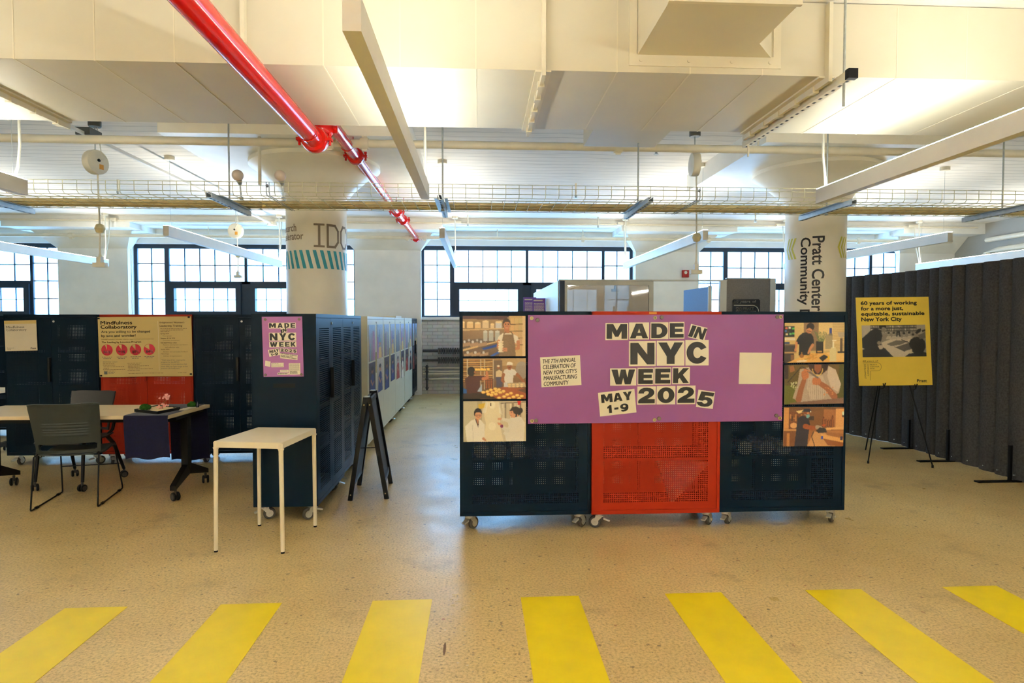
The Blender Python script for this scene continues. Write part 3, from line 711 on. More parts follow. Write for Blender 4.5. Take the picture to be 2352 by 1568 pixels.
# pendant strip lamps: aluminium channel, glowing top, two cables, a cord and its ceiling cup
def lamp(x, ya, yb, zb, label, group, glow=None, cord_at='far', wd=.068, hh=.125, drop=.0):
    t = thing('pendant_lamp', label, 'lamp', (x, (ya+yb)/2, zb), 0, group)
    m = MB(); e = .004
    m.box(x-wd/2, x+wd/2, ya, yb, zb, zb+.004); m.box(x-wd/2, x-wd/2+e, ya, yb, zb+.004, zb+hh); m.box(x+wd/2-e, x+wd/2, ya, yb, zb+.004, zb+hh)
    m.box(x-wd/2+e, x+wd/2-e, ya, ya+e, zb+.004, zb+hh); m.box(x-wd/2+e, x+wd/2-e, yb-e, yb, zb+.004, zb+hh)
    m.build('housing', M_lamp, t)
    m = MB(); m.box(x-wd/2+e, x+wd/2-e, ya+e, yb-e, zb+hh-.012, zb+hh+.006); m.build('diffuser', glow or M_glow, t)
    for y in (ya+.12, yb-.12):
        m = MB(); m.tube([(x, y, zb+hh), (x, y, ZC)], .0018, 5, cap=False); m.build('suspension_cable', M_galv, t)
    m = MB(); m.lathe([(.05, -.05), (.06, -.045), (.06, 0)], (x, ya+.12, ZC), 18); m.build('ceiling_cup', M_pipe, t, smooth=True)
    y = yb-.10 if cord_at == 'far' else ya+.1
    m = MB(); m.tube([(x, y, zb+hh), (x+.01, y+.03, zb+hh+.10), (x+.006, y+.06, zb+hh+.28), (x, y+.06, ZC-.05)], .011, 8); m.build('power_cord', M_cord, t, smooth=True)
    m = MB(); m.lathe([(.055, -.045), (.06, -.04), (.06, 0)], (x, y+.06, ZC), 18); m.build('ceiling_cup', M_pipe, t, smooth=True)
    return t
G1, G2 = 'near row of pendant strip lamps', 'far row of pendant strip lamps by the windows'
NX, FX = (-7.12, -3.78, -.456, 3.04, 6.5), (-7.08, -3.83, -.455, 2.92, 6.2, 8.98)
near_lab = ['added pendant strip lamp out of view at the left', 'pendant strip lamp ending above the desk at the left', 'pendant strip lamp beside the red fire main', 'pendant strip lamp in front of the right column', 'added pendant strip lamp out of view at the right']
for x, l in zip(NX, near_lab): lamp(x, 2.30, 5.40, 2.62, l, G1)  # the two outermost are unseen, added for the light they give
far_lab = ['far pendant strip lamp ending in front of the pier left of the second window', 'far pendant strip lamp passing behind the left column', 'far pendant strip lamp pointing straight back above the aisle',
           'far pendant strip lamp above the glazed office partition', 'far pendant strip lamp passing behind the right column', 'far pendant strip lamp above the felt curtain']
for x, l in zip(FX, far_lab): lamp(x, 7.85, 12.25, 2.62, l, G2, M_glow_far)
for r_, (ya, yb) in enumerate(((-3.4, -.3), (-8.6, -5.5))):  # unseen lamps added to brighten the surfaces that face the camera
    for i, x in enumerate(NX): lamp(x, ya, yb, 2.62, 'added fill strip lamp behind the camera, %s row, %s from the left wall' % (('first', 'second')[r_], ('first', 'second', 'third', 'fourth', 'fifth')[i]), 'fill strip lamps added behind the camera', M_glow_fill)

# wire basket tray
YT0, YT1, ZT0, ZT1 = 5.50, 6.24, 2.665, 2.775
XT0, XT1, PIT = -6.6, 6.4, .118
t = thing('cable_tray', 'wire mesh cable tray crossing the room below the sprinkler pipe', 'cable tray', (0, 5.87, ZT0))
m = MB(); r = .0030; n = int((XT1-XT0)/PIT)
for i in range(n+1):
    x = XT0+i*PIT
    m.tube([(x, YT0, ZT1), (x, YT0, ZT0+.02), (x, YT0+.02, ZT0), (x, YT1-.02, ZT0), (x, YT1, ZT0+.02), (x, YT1, ZT1)], r, 5)
m.build('cross_wires', M_wire, t)
m = MB()
for y, z in [(YT0, ZT1), (YT0, ZT1-.032), (YT0, ZT1-.083), (YT1, ZT1), (YT1, ZT1-.032), (YT1, ZT1-.083)] + [(YT0+.03+k*(YT1-YT0-.06)/6, ZT0-.003) for k in range(7)]:
    m.tube([(XT0, y, z), (XT1, y, z)], r, 5)
m.build('long_wires', M_wire, t)
m = MB()
for x in (-1.82, 1.98):
    m.tube([(x, YT0-.008, ZT1-.04), (x, YT0-.02, ZT1-.03)], .012, 8)
    for dx in (-.012, .012): m.tube([(x+dx, YT0, ZT1), (x+dx, YT0, ZT0+.02), (x+dx, YT0+.02, ZT0-.004), (x+dx, YT1, ZT0-.004)], .004, 5)
m.build('splice_plates', M_galv, t)
for k in range(5):
    y = YT1-.05-k*.037; z = ZT0+.0215+(.018 if k % 3 == 1 else 0)
    m = MB(); m.tube([(x, y+.010*math.sin(x*2.1), z) for x in np.linspace(XT0, XT1, 30)], .017, 8)
    o = m.build('data_cable', M_cable, smooth=True)
    tag(o, 'tan data cable lying in the wire mesh tray', 'cable', 'bundle of tan data cables in the tray')
hl = ['at the left edge of the picture', 'above the orange poster cabinet', 'above the aisle', 'above the purple banner', 'in front of the right column', 'above the easel']
for x, l in zip((-4.33, -2.27, -.33, 1.51, 3.35, 5.12), hl):
    h = thing('tray_hanger', 'steel channel and threaded rod holding the cable tray ' + l, 'hanger', (x, 5.82, 2.63), 0, 'cable tray hangers')
    strut('channel', (x, 5.38, 2.638), (x, 6.30, 2.638), .042, M_galv, h)
    m = MB(); m.tube([(x, 5.82, 2.60), (x, 5.82, 3.25 if x == 1.51 else ZC)], .008, 8); m.build('threaded_rod', M_galv, h)
    m = MB(); m.lathe([(.018, 0), (.018, .02)], (x, 5.82, 2.592), 6); m.build('nut', M_galv, h)
    m = MB()
    for dx in (-.045, .045): m.box(x+dx-.015, x+dx+.015, YT0+.02, YT1-.02, ZT0-.010, ZT0-.005)
    m.build('cradle', M_galv, h)

# cord reels with hanging outlets
def reel(x, y, z, r, ang, label, cord_to=None, wd=.085):
    t = thing('cord_reel', label, 'cord reel', (0, 0, 0), 0, 'cord reels hung from the ceiling')
    M = Matrix.Translation((x, y, z)) @ Matrix.Rotation(ang, 4, 'Z')
    def T(m): m.v = [tuple(M @ Vector(p)) for p in m.v]; return m
    m = MB(); m.lathe([(r*.80, -wd/2), (r*.97, -wd/2+.004), (r, -wd/2+.016), (r, wd/2-.016), (r*.97, wd/2-.004), (r*.80, wd/2)], n=36, axis='Y'); T(m).build('reel_case', M_pipe, t, smooth=True)
    m = MB(); m.box(r*.05, r*.42, -wd/2-.004, -wd/2-.001, -r*.55, -r*.15); T(m).build('label_plate', M_tan, t)
    m = MB(); m.lathe([(.016, -.01), (.016, .0)], (0, -wd/2, r*.15), 10, 'Y'); T(m).build('hub', M_black, t)
    m = MB(); m.tube([(0, 0, r), (0, 0, ZC-z)], .006, 6); T(m).build('hanging_wire', M_galv, t)
    m = MB(); m.lathe([(.055, ZC-z-.06), (.06, ZC-z-.05), (.06, ZC-z)], n=20); T(m).build('ceiling_mount', M_greyplastic, t, smooth=True)
    m = MB(); m.tube([(0, -wd/2, r*.15), (.05, -wd/2-.05, r*.4), (.05, -.02, r*.9), (0.02, 0, ZC-z)], .005, 6); T(m).build('feed_cord', M_cord, t, smooth=True)
    if cord_to:
        m = MB(); m.tube([(x+.02, y, z-r*.9), (x+.03, y, cord_to+.30), (x+.025, y, cord_to+.07)], .009, 8); m.build('cord', M_cord, t, smooth=True)
        m = MB(); m.lathe([(.0, -.05), (.035, -.04), (.05, 0), (.035, .04), (0, .05)], (x+.03, y, cord_to+.37), 14); m.build('stop_ball', M_cable, t, smooth=True)
        m = MB(); b = x+.025; m.box(b-.022, b+.022, y-.03, y+.03, cord_to+.02, cord_to+.08); m.box(b-.062, b+.062, y-.03, y+.03, cord_to-.025, cord_to+.02); m.tube([(b, y, cord_to+.08), (b, y, cord_to+.12)], [.018, .008], 8)
        o = m.build('outlet_box', M_cord, t)
    return t
reel(-3.92, 6.62, 3.20, .125, 1.25, 'white cord reel with an orange label above the sled chair and desk', 2.155)
reel(2.335, 6.62, 3.262, .125, 1.5, 'white cord reel seen edge-on above the glazed office partition', 2.11)
reel(-4.19, 11.0, 3.135, .13, -.15, 'white cord reel far back in front of the second window', 2.35)
# adjustable spotlights clamped on the tray, conduit drop, far conduit
for x, l in ((-2.33, 'left of the white column'), (-1.925, 'in front of the white column capital')):
    t = thing('clamp_spotlight', 'pale globe-shaped spotlight head clamped on the cable tray ' + l, 'spotlight', (x, 6.18, 2.78), 0, 'globe spotlights on the cable tray')
    m = MB(); a = [(0, -.055)] + [(.055*math.cos(b), .055*math.sin(b)) for b in np.linspace(-1.4, 1.4, 12)] + [(0, .055)]; m.lathe(a, (x, 6.18, 2.985), 24); m.build('globe', M_globe, t, smooth=True)
    m = MB(); m.tube([(x+.005, 6.2, 2.945), (x+.012, 6.21, 2.90)], [.03, .015], 10); m.tube([(x+.012, 6.21, 2.91), (x+.012, 6.23, 2.78)], .008, 8); m.obox((x+.012, 6.235, 2.775), .03, .03, .03); m.build('bracket', M_galv, t)
o = MB().tube([(-2.16, 6.30, 2.92), (-2.16, 6.30, ZC)], .016, 10).build('conduit_drop', M_pipe, smooth=True); tag(o, 'short white conduit dropping from the ceiling beside the left column', 'conduit')
t = thing('ceiling_conduit', 'white conduit with lamp junction boxes along the far ceiling edge', 'conduit', (0, 12.40, 3.53))
m = MB(); m.tube([(-14, 12.42, 3.525), (10.4, 12.42, 3.525)], .018, 10); m.build('conduit', M_pipe, t, smooth=True)
for x in FX:
    m = MB(); m.box(x-.12, x+.12, 12.35, 12.46, 3.51, 3.56); m.build('junction_box', M_pipe, t)
    m = MB(); m.tube([(x, 12.36, 3.51), (x+.004, 12.3, 3.1), (x, 12.18, 2.75)], .010, 8); m.build('lamp_drop', M_cord, t, smooth=True)
for i, (x, y) in enumerate(((-2.6, 9.4), (1.45, 9.2), (5.1, 11.2), (-5.2, 9.3), (1.95, 6.75), (-.2, 12.0), (2.35, 12.1))):
    t = thing('ceiling_sprinkler', 'white ceiling sprinkler ' + ('by the left column', 'above the orange banner cabinet', 'beside the right column', 'above the desk', 'beside the edge-on cord reel', 'above the aisle end', 'above the office partition')[i], 'sprinkler', (x, y, 3.5), 0, 'sprinkler heads')
    m = MB(); m.tube([(x, y, 3.44), (x, y, ZC-.1 if y > 12.3 else ZC)], .014, 8); m.build('stem', M_pipe, t)
    m = MB(); m.lathe([(.03, 0), (.012, .012), (.02, .035), (.02, .05)], (x, y, 3.40), 10); m.build('nozzle', M_galv, t)
# ------------------------------------------------------------------ rolling steel cabinets with perforated doors
def perf(x0, x1, z0, z1, hx0, hx1, hz0, hz1, y, pitch, hole, louvre=False):
    """sheet in the XZ plane at depth y: holes inside hx0..hx1, hz0..hz1, one connected grid"""
    nx = 1 if louvre else max(1, int((hx1-hx0)/pitch)); nz = max(1, int((hz1-hz0)/pitch))
    def coords(a, h0, h1, b, n):
        c = [a]; p = (h1-h0)/n; hole_ = hole if n > 1 else p-.004; d = (p-hole_)/2
        for i in range(n): c += [h0+i*p+d, h0+i*p+d+hole_]
        return c+[b]
    X = coords(x0, hx0, hx1, x1, nx); Z = coords(z0, hz0, hz1, z1, nz); w = len(X)
    vs = [(x, y, z) for z in Z for x in X]; fs = []
    for j in range(len(Z)-1):
        for i in range(w-1):
            if i % 2 == 1 and j % 2 == 1: continue
            fs.append((j*w+i, j*w+i+1, (j+1)*w+i+1, (j+1)*w+i))
    return vs, fs
def caster(par, x, y, ang, hh=.12):
    M = Matrix.Translation((x, y, 0)) @ Matrix.Rotation(ang, 4, 'Z')
    def T(m): m.v = [tuple(M @ Vector(p)) for p in m.v]; return m
    m = MB(); m.box(-.035, .035, -.03, .03, hh-.006, hh); m.lathe([(.028, hh-.03), (.028, hh-.006)], n=14)
    for s in (-1, 1):
        m.prism([(-.026, hh-.022), (.026, hh-.022), (.05, .05), (.038, .036), (.026, .04)], lambda p: (p[0], s*.022, p[1]), lambda p: (p[0], s*.026, p[1]))
    m.box(-.03, .03, -.026, .026, hh-.028, hh-.02)
    m.prism([(-.03, hh-.05), (-.075, hh-.062), (-.08, hh-.052), (-.03, hh-.036)], lambda p: (p[0], -.016, p[1]), lambda p: (p[0], .016, p[1]))
    c = T(m).build('caster', M_chrome, par)
    m = MB(); m.lathe([(.012, -.015), (.040, -.015), (.046, -.009), (.046, .009), (.040, .015), (.012, .015)], (.036, 0, .046), 22, 'Y')
    T(m).build('wheel', M_tyre, c, smooth=True)
    m = MB(); m.lathe([(.010, -.03), (.010, .03)], (.036, 0, .046), 10, 'Y'); m.lathe([(.028, -.0165), (.028, .0165)], (.036, 0, .046), 18, 'Y')
    T(m).build('axle', M_chrome, c, smooth=True)
def make_cabinet(w, d, h, mt, label, group, slot=False, handle=None, lockm=None, pitch=.0158, louvre=False):
    """front with two doors at y = 0 looking to -y, perforated back sheet at y = d"""
    t = thing('storage_cabinet', label, 'cabinet', (0, 0, 0), 0, group); zb = .12; e = .022
    m = MB(); m.box(-w/2, -w/2+.004, 0, d, zb, h); m.box(w/2-.004, w/2, 0, d, zb, h); m.box(-w/2, w/2, 0, d, h-.03, h); m.box(-w/2, w/2, 0, d, zb, zb+.03)
    for s in (-1, 1):
        a, b = sorted((s*w/2, s*(w/2-e)))
        m.box(a, b, 0, .02, zb, h); m.box(a, b, d-.02, d, zb, h)
    m.build('body', mt, t)
    hx = w/2-.088
    vs, fs = perf(-w/2+e, w/2-e, zb+.03, h-.03, -hx, hx, zb+.085, h-.085, d-.006, pitch, pitch*.48)
    MB().add(vs, fs).build('back_sheet', mt, t, fix=False)
    for s in (-1, 1):
        a, b = sorted((s*.002, s*(w/2-e-.002))); g = .065 if w < 1.1 else .07
        vs, fs = perf(a, b, zb+.034, h-.034, a+g, b-g, zb+.10, h-.11, .0, 0.0165 if louvre else pitch, .006 if louvre else pitch*.27, louvre)
        mb = MB(); mb.add(vs, fs)
        mb.box(a, a+.012, .0005, .018, zb+.034, h-.034); mb.box(b-.012, b, .0005, .018, zb+.034, h-.034); mb.box(a, b, .0005, .018, h-.046, h-.034); mb.box(a, b, .0005, .018, zb+.034, zb+.046)
        dr = mb.build('door', mt, t, fix=False)
        if s == -1:
            m = MB(); m.box(-.030, -.006, -.018 if handle else -.030, 0, .92, 1.18); m.build('handle', handle or M_black, dr, bevel=.003)
        else:
            m = MB(); m.lathe([(.011, -.006), (.011, 0)], (.03, 0, h-.075), 14, 'Y'); m.build('lock', lockm or M_chrome, dr, smooth=True)
    for z in (.52, .86, 1.22):
        m = MB(); m.box(-w/2+.006, w/2-.006, .03, d-.02, z, z+.018); m.build('shelf', mt, t)
    if slot:
        m = MB(); m.box(-w/2-.001, -w/2+.003, d/2-.083, d/2+.083, 1.055, 1.087); m.build('hand_slot', M_black, t)
    r = random.Random(int(abs(w*1000)+len(label)))
    for x, y in ((-w/2+.075, .06), (w/2-.075, .06), (-w/2+.075, d-.06), (w/2-.075, d-.06)):
        caster(t, x, y, r.choice((.95, 1.5, 2.2) if y < d/2 else (-.35, -1.1, 3.6, -2.3)))
    return t
CW, CD, CH = .980, .495, 1.645
YFc = 4.57
GB = 'rolling cabinets carrying the purple banner'
def place(t, x, y, rz): t.location = (x, y, 0); t.rotation_euler = (0, 0, rz); return t
navy = make_cabinet(CW, CD, CH, M_navy, 'navy rolling cabinet behind the left end of the purple banner', GB)
orange = make_cabinet(CW, CD, CH, M_orange, 'orange rolling cabinet between two navy ones, below the purple banner', GB, handle=M_orange)
place(navy, .350, YFc+CD, PI); place(orange, 1.335, YFc+CD-.01, PI)
place(dup(navy, label='navy rolling cabinet behind the right end of the purple banner'), 2.320, YFc+CD, PI)
GL = 'rolling cabinets behind the desk'
place(dup(navy, label='navy rolling cabinet behind the desk carrying the pale Mindfulness sign', group=GL), -4.605, 6.93, 0)
place(dup(orange, label='orange rolling cabinet behind the desk under the sand coloured poster', group=GL), -3.613, 6.94, 0)
place(dup(navy, label='navy rolling cabinet behind the desk, right of the sand coloured poster', group=GL), -2.621, 6.93, 0)
place(dup(navy, label='navy rolling cabinet farther back at the left edge of the picture', group=GL), -6.62, 8.6, 0)
GA = 'cabinets lining the aisle'
side = make_cabinet(.97, .495, 1.63, M_navy, 'navy cabinet at the aisle corner with the mauve poster on its end', GA, slot=True, louvre=True)
place(side, -1.262, 4.885+.485, PI/2)
s2 = dup(side, label='navy cabinet in the aisle between the poster cabinet and the cream ones', group=GA); place(s2, -1.282, 4.885+.485+.985, PI/2)
cream = make_cabinet(1.19, .495, 1.63, M_cream_steel, 'first cream cabinet along the aisle, behind the chalkboard sign', GA, handle=M_cream_steel)
place(cream, -1.30, 7.32+.60, PI/2)
for i, l in enumerate(('second cream cabinet along the aisle', 'third cream cabinet along the aisle', 'fourth cream cabinet along the aisle, beyond a narrow gap')):
    place(dup(cream, label=l, group=GA), -1.30, 7.92+1.205*(i+1)+(.05 if i == 2 else 0), PI/2)
place(dup(side, label='navy cabinet at the far end of the aisle by the windows', group=GA), -1.30, 12.69, PI/2)
o = MB().box(-1.75, -1.32, 10.0, 10.7, 1.632, 1.66).build('flat_box', M_paper); tag(o, 'flat white box lying on top of the third cream cabinet', 'box')
# things seen dimly through the holes
def roll(x, y, z, label, g):
    m = MB(); m.lathe([(.02, -.14), (.055, -.14), (.055, .14), (.02, .14)], (x, y, z+.055), 20, 'Y'); o = m.build('paper_roll', M_paper, smooth=True); tag(o, label, 'paper roll', g)
for i, x in enumerate((.02, .16, .30)): roll(x, YFc+.20, .538+.001, 'white paper roll inside the navy cabinet, %s from its left' % ('first', 'second', 'third')[i], 'paper rolls in the banner cabinets')
for i, x in enumerate((2.05, 2.22, 2.36)): roll(x, YFc+.20, .538+.001, 'white paper roll inside the right navy cabinet, %s from its left' % ('first', 'second', 'third')[i], 'paper rolls in the banner cabinets')
o = MB().box(-.06, .22, YFc+.10, YFc+.32, .539+.12, .72).build('storage_bin', mat('blue_bin', (60, 140, 230), .5)); 
o.location.z = .8785; tag(o, 'blue bin on a shelf inside the left banner cabinet', 'bin')
m = MB(); m.prism([(0, 0), (.40, .36), (.12, .40), (-.16, .40)], lambda p: (1.49+p[0]*.75, YFc+.10, .152+p[1]*.9), lambda p: (1.49+p[0]*.75, YFc+.13, .152+p[1]*.9)); o = m.build('pointed_board', M_paper); tag(o, 'white pointed board standing inside the orange banner cabinet', 'board')  # flat white prism, narrow end down, inside the cabinet
o = MB().box(-4.0, -3.86, 7.05, 7.2, .8785, 1.02).build('carton', M_paper); tag(o, 'small white carton on a shelf inside the orange cabinet behind the desk', 'box')
for i, x in enumerate((-2.86, -2.50)): roll(x, 7.15, 1.2385, 'paper roll inside the navy cabinet right of the sand poster, %s' % ('left one', 'right one')[i], 'paper rolls behind the desk')

# ------------------------------------------------------------------ purple banner
def ywr(u, w):
    a = u-.365; e = min(a, 1.935-a, w-.81, 1.617-w); k = min(1, max(0, e/.12))
    fold = 1.0
    for p0, p1 in ((.40, .80), (.85, 1.80), (1.93, 2.24)): fold *= min(1, max(0, abs(u-(p0+p1)/2)-(p1-p0)/2)/.09)
    q = math.sin(a*5.2+w*7.5+1.3*math.sin(w*9)); return 4.553 - .0035*k*(1+math.sin(a*7+w*5)*.5+math.sin(a*2.2-w*11)*.8) - .008*k*fold*max(0, q)**6 - .006*k*fold*max(0, math.sin(a*8.3-w*6.1+.8*math.sin(a*5)))**8 - .002*math.sin(a*23+w*9)*max(0, 1-abs(w-.84)/.12) - .002*math.sin(a*19-w*31)*max(0, 1-abs(w-1.59)/.1)
ban = thing('banner', 'purple vinyl banner reading MADE IN NYC WEEK 2025 on the rolling cabinets', 'banner', (1.33, 4.553, .81))
nx, nz = 150, 64; vs = []; fs = []
for j in range(nz+1):
    for i in range(nx+1):
        u = .365+1.935*i/nx; w = .81+.807*j/nz; vs.append((u, ywr(u, w), w+.006*(i/nx)))
fs = [(j*(nx+1)+i, j*(nx+1)+i+1, (j+1)*(nx+1)+i+1, (j+1)*(nx+1)+i) for j in range(nz) for i in range(nx)]
MB().add(vs, fs).build('sheet', M_purple, ban, smooth=True, fix=False)
tb = lambda d: (lambda u, w: (u, ywr(u, w)-d, w+.006*(u-.365)/1.935))
def qgrid(m, x0, z0, x1, z1, fn, mi=0, rot=0.0, n=8):
    cx, cz = (x0+x1)/2, (z0+z1)/2; c, s_ = math.cos(rot), math.sin(rot); vs = []
    for j in range(n+1):
        for i in range(n+1):
            a, b = x0+(x1-x0)*i/n-cx, z0+(z1-z0)*j/n-cz; vs.append(fn(cx+a*c-b*s_, cz+a*s_+b*c))
    m.add(vs, [(j*(n+1)+i, j*(n+1)+i+1, (j+1)*(n+1)+i+1, (j+1)*(n+1)+i) for j in range(n) for i in range(n)], mi)
TILES = [('M', .942, 1.430, 1.113, 1.557, 0), ('A', 1.119, 1.433, 1.271, 1.560, 0), ('D', 1.280, 1.434, 1.417, 1.561, 0), ('E', 1.422, 1.437, 1.539, 1.563, 0),
         ('IN', 1.575, 1.432, 1.705, 1.534, -.24), ('N', 1.120, 1.234, 1.322, 1.421, 0), ('Y', 1.329, 1.236, 1.539, 1.423, 0), ('C', 1.546, 1.236, 1.725, 1.428, 0),
         ('W', .978, 1.090, 1.176, 1.219, 0), ('E', 1.184, 1.092, 1.307, 1.222, 0), ('E', 1.312, 1.094, 1.439, 1.224, 0), ('K', 1.447, 1.096, 1.582, 1.226, 0),
         ('2', 1.185, .945, 1.325, 1.082, 0), ('0', 1.331, .945, 1.474, 1.084, 0), ('2', 1.484, .945, 1.627, 1.086, 0), ('5', 1.640, .915, 1.770, 1.046, -.13)]
def put_rot(m, body, x0, z0, x1, z1, pc, rot, fn, mi=0, **kw):
    c, s_ = math.cos(rot), math.sin(rot)
    put_text(m, body, x0, z0, x1, z1, lambda u, w: fn(pc[0]+(u-pc[0])*c-(w-pc[1])*s_, pc[1]+(u-pc[0])*s_+(w-pc[1])*c), mi, 0, **kw)
HEAVY = dict(bold=.056)
def glyph(m, ch, a, b, c, d, fn, rot=0, mi=0, kx=.08, kz=.09, **kw):
    w, h = c-a, d-b; put_text(m, ch, a+w*kx, b+h*kz, c-w*kx, d-h*kz, fn, mi, rot, **kw)
def card_part(a, b, c, d, r): m = MB(); qgrid(m, a, b, c, d, tb(.0012), 0, r); return m.build('letter_card', M_cream, ban, fix=False)
for ch, a, b, c, d, r in TILES:
    cd_ = card_part(a, b, c, d, r); m = MB(); w_, h_ = c-a, d-b; put_block(m, ch, a+w_*.05, b+h_*.07, c-w_*.05, d-h_*.07, tb(.0024), 0, r, shear=(.16 if ch in ('IN', '5') else 0)); m.build('letter', M_ink, cd_, fix=False)
cd_ = card_part(.895, .873, 1.172, 1.052, .10); pc = (1.033, .962); m = MB()
tr = lambda u, w: tb(.0024)(pc[0]+(u-pc[0])*math.cos(.1)-(w-pc[1])*math.sin(.1), pc[1]+(u-pc[0])*math.sin(.1)+(w-pc[1])*math.cos(.1))
put_block(m, 'MAY', .915, .972, 1.150, 1.036, tr); put_block(m, '1-9', .955, .890, 1.115, .950, tr, gap=.22); m.build('lettering', M_ink, cd_, fix=False)
cd_ = card_part(.46, 1.09, .758, 1.312, .05); pc = (.609, 1.201); m = MB()
for i, s in enumerate(('THE 7TH ANNUAL', 'CELEBRATION OF', "NEW YORK CITY'S", 'MANUFACTURING', 'COMMUNITY')):
    z = 1.270-i*.0415; wd = (.245, .245, .25, .25, .185)[i]
    put_rot(m, s, .478, z-.005, .478+wd, z+.025, pc, .05, tb(.0024), bold=.013, shear=.22)
m.build('lettering', M_ink, cd_, fix=False)
card_part(1.961, 1.092, 2.207, 1.330, -.012)
def grommet(par, x, z):
    m = MB(); y = ywr(x, z)-.001; m.lathe([(.006, 0), (.007, -.003), (.013, -.003), (.014, 0)], (x, y, z), 16, 'Y'); m.build('grommet', M_brass, par, smooth=True)
MAG = 'round magnets holding the banner'
for x, z in ((.392, 1.594), (1.316, 1.598), (2.278, 1.604), (.395, .832), (1.318, .832), (2.280, .838)): grommet(ban, x, z)
for i, (x, z) in enumerate(((.435, 1.580), (1.365, 1.601), (2.252, 1.604), (.425, .836), (1.352, .842), (2.252, .858))):
    m = MB(); m.lathe([(.013, -.008), (.0145, -.006), (.0145, 0)], (x, ywr(x, z)-.0012, z), 18, 'Y'); o = m.build('magnet', M_magnet, smooth=True)
    tag(o, 'round steel magnet holding the banner at its ' + ('upper left corner', 'upper middle', 'upper right corner', 'lower left corner', 'lower middle', 'lower right corner')[i], 'magnet', MAG)
o = MB().box(1.273, 1.33, YFc-.0125, YFc-.010, 1.626, 1.640).build('asset_sticker', M_tan); tag(o, 'small pale sticker on the top edge of the orange banner cabinet', 'sticker')

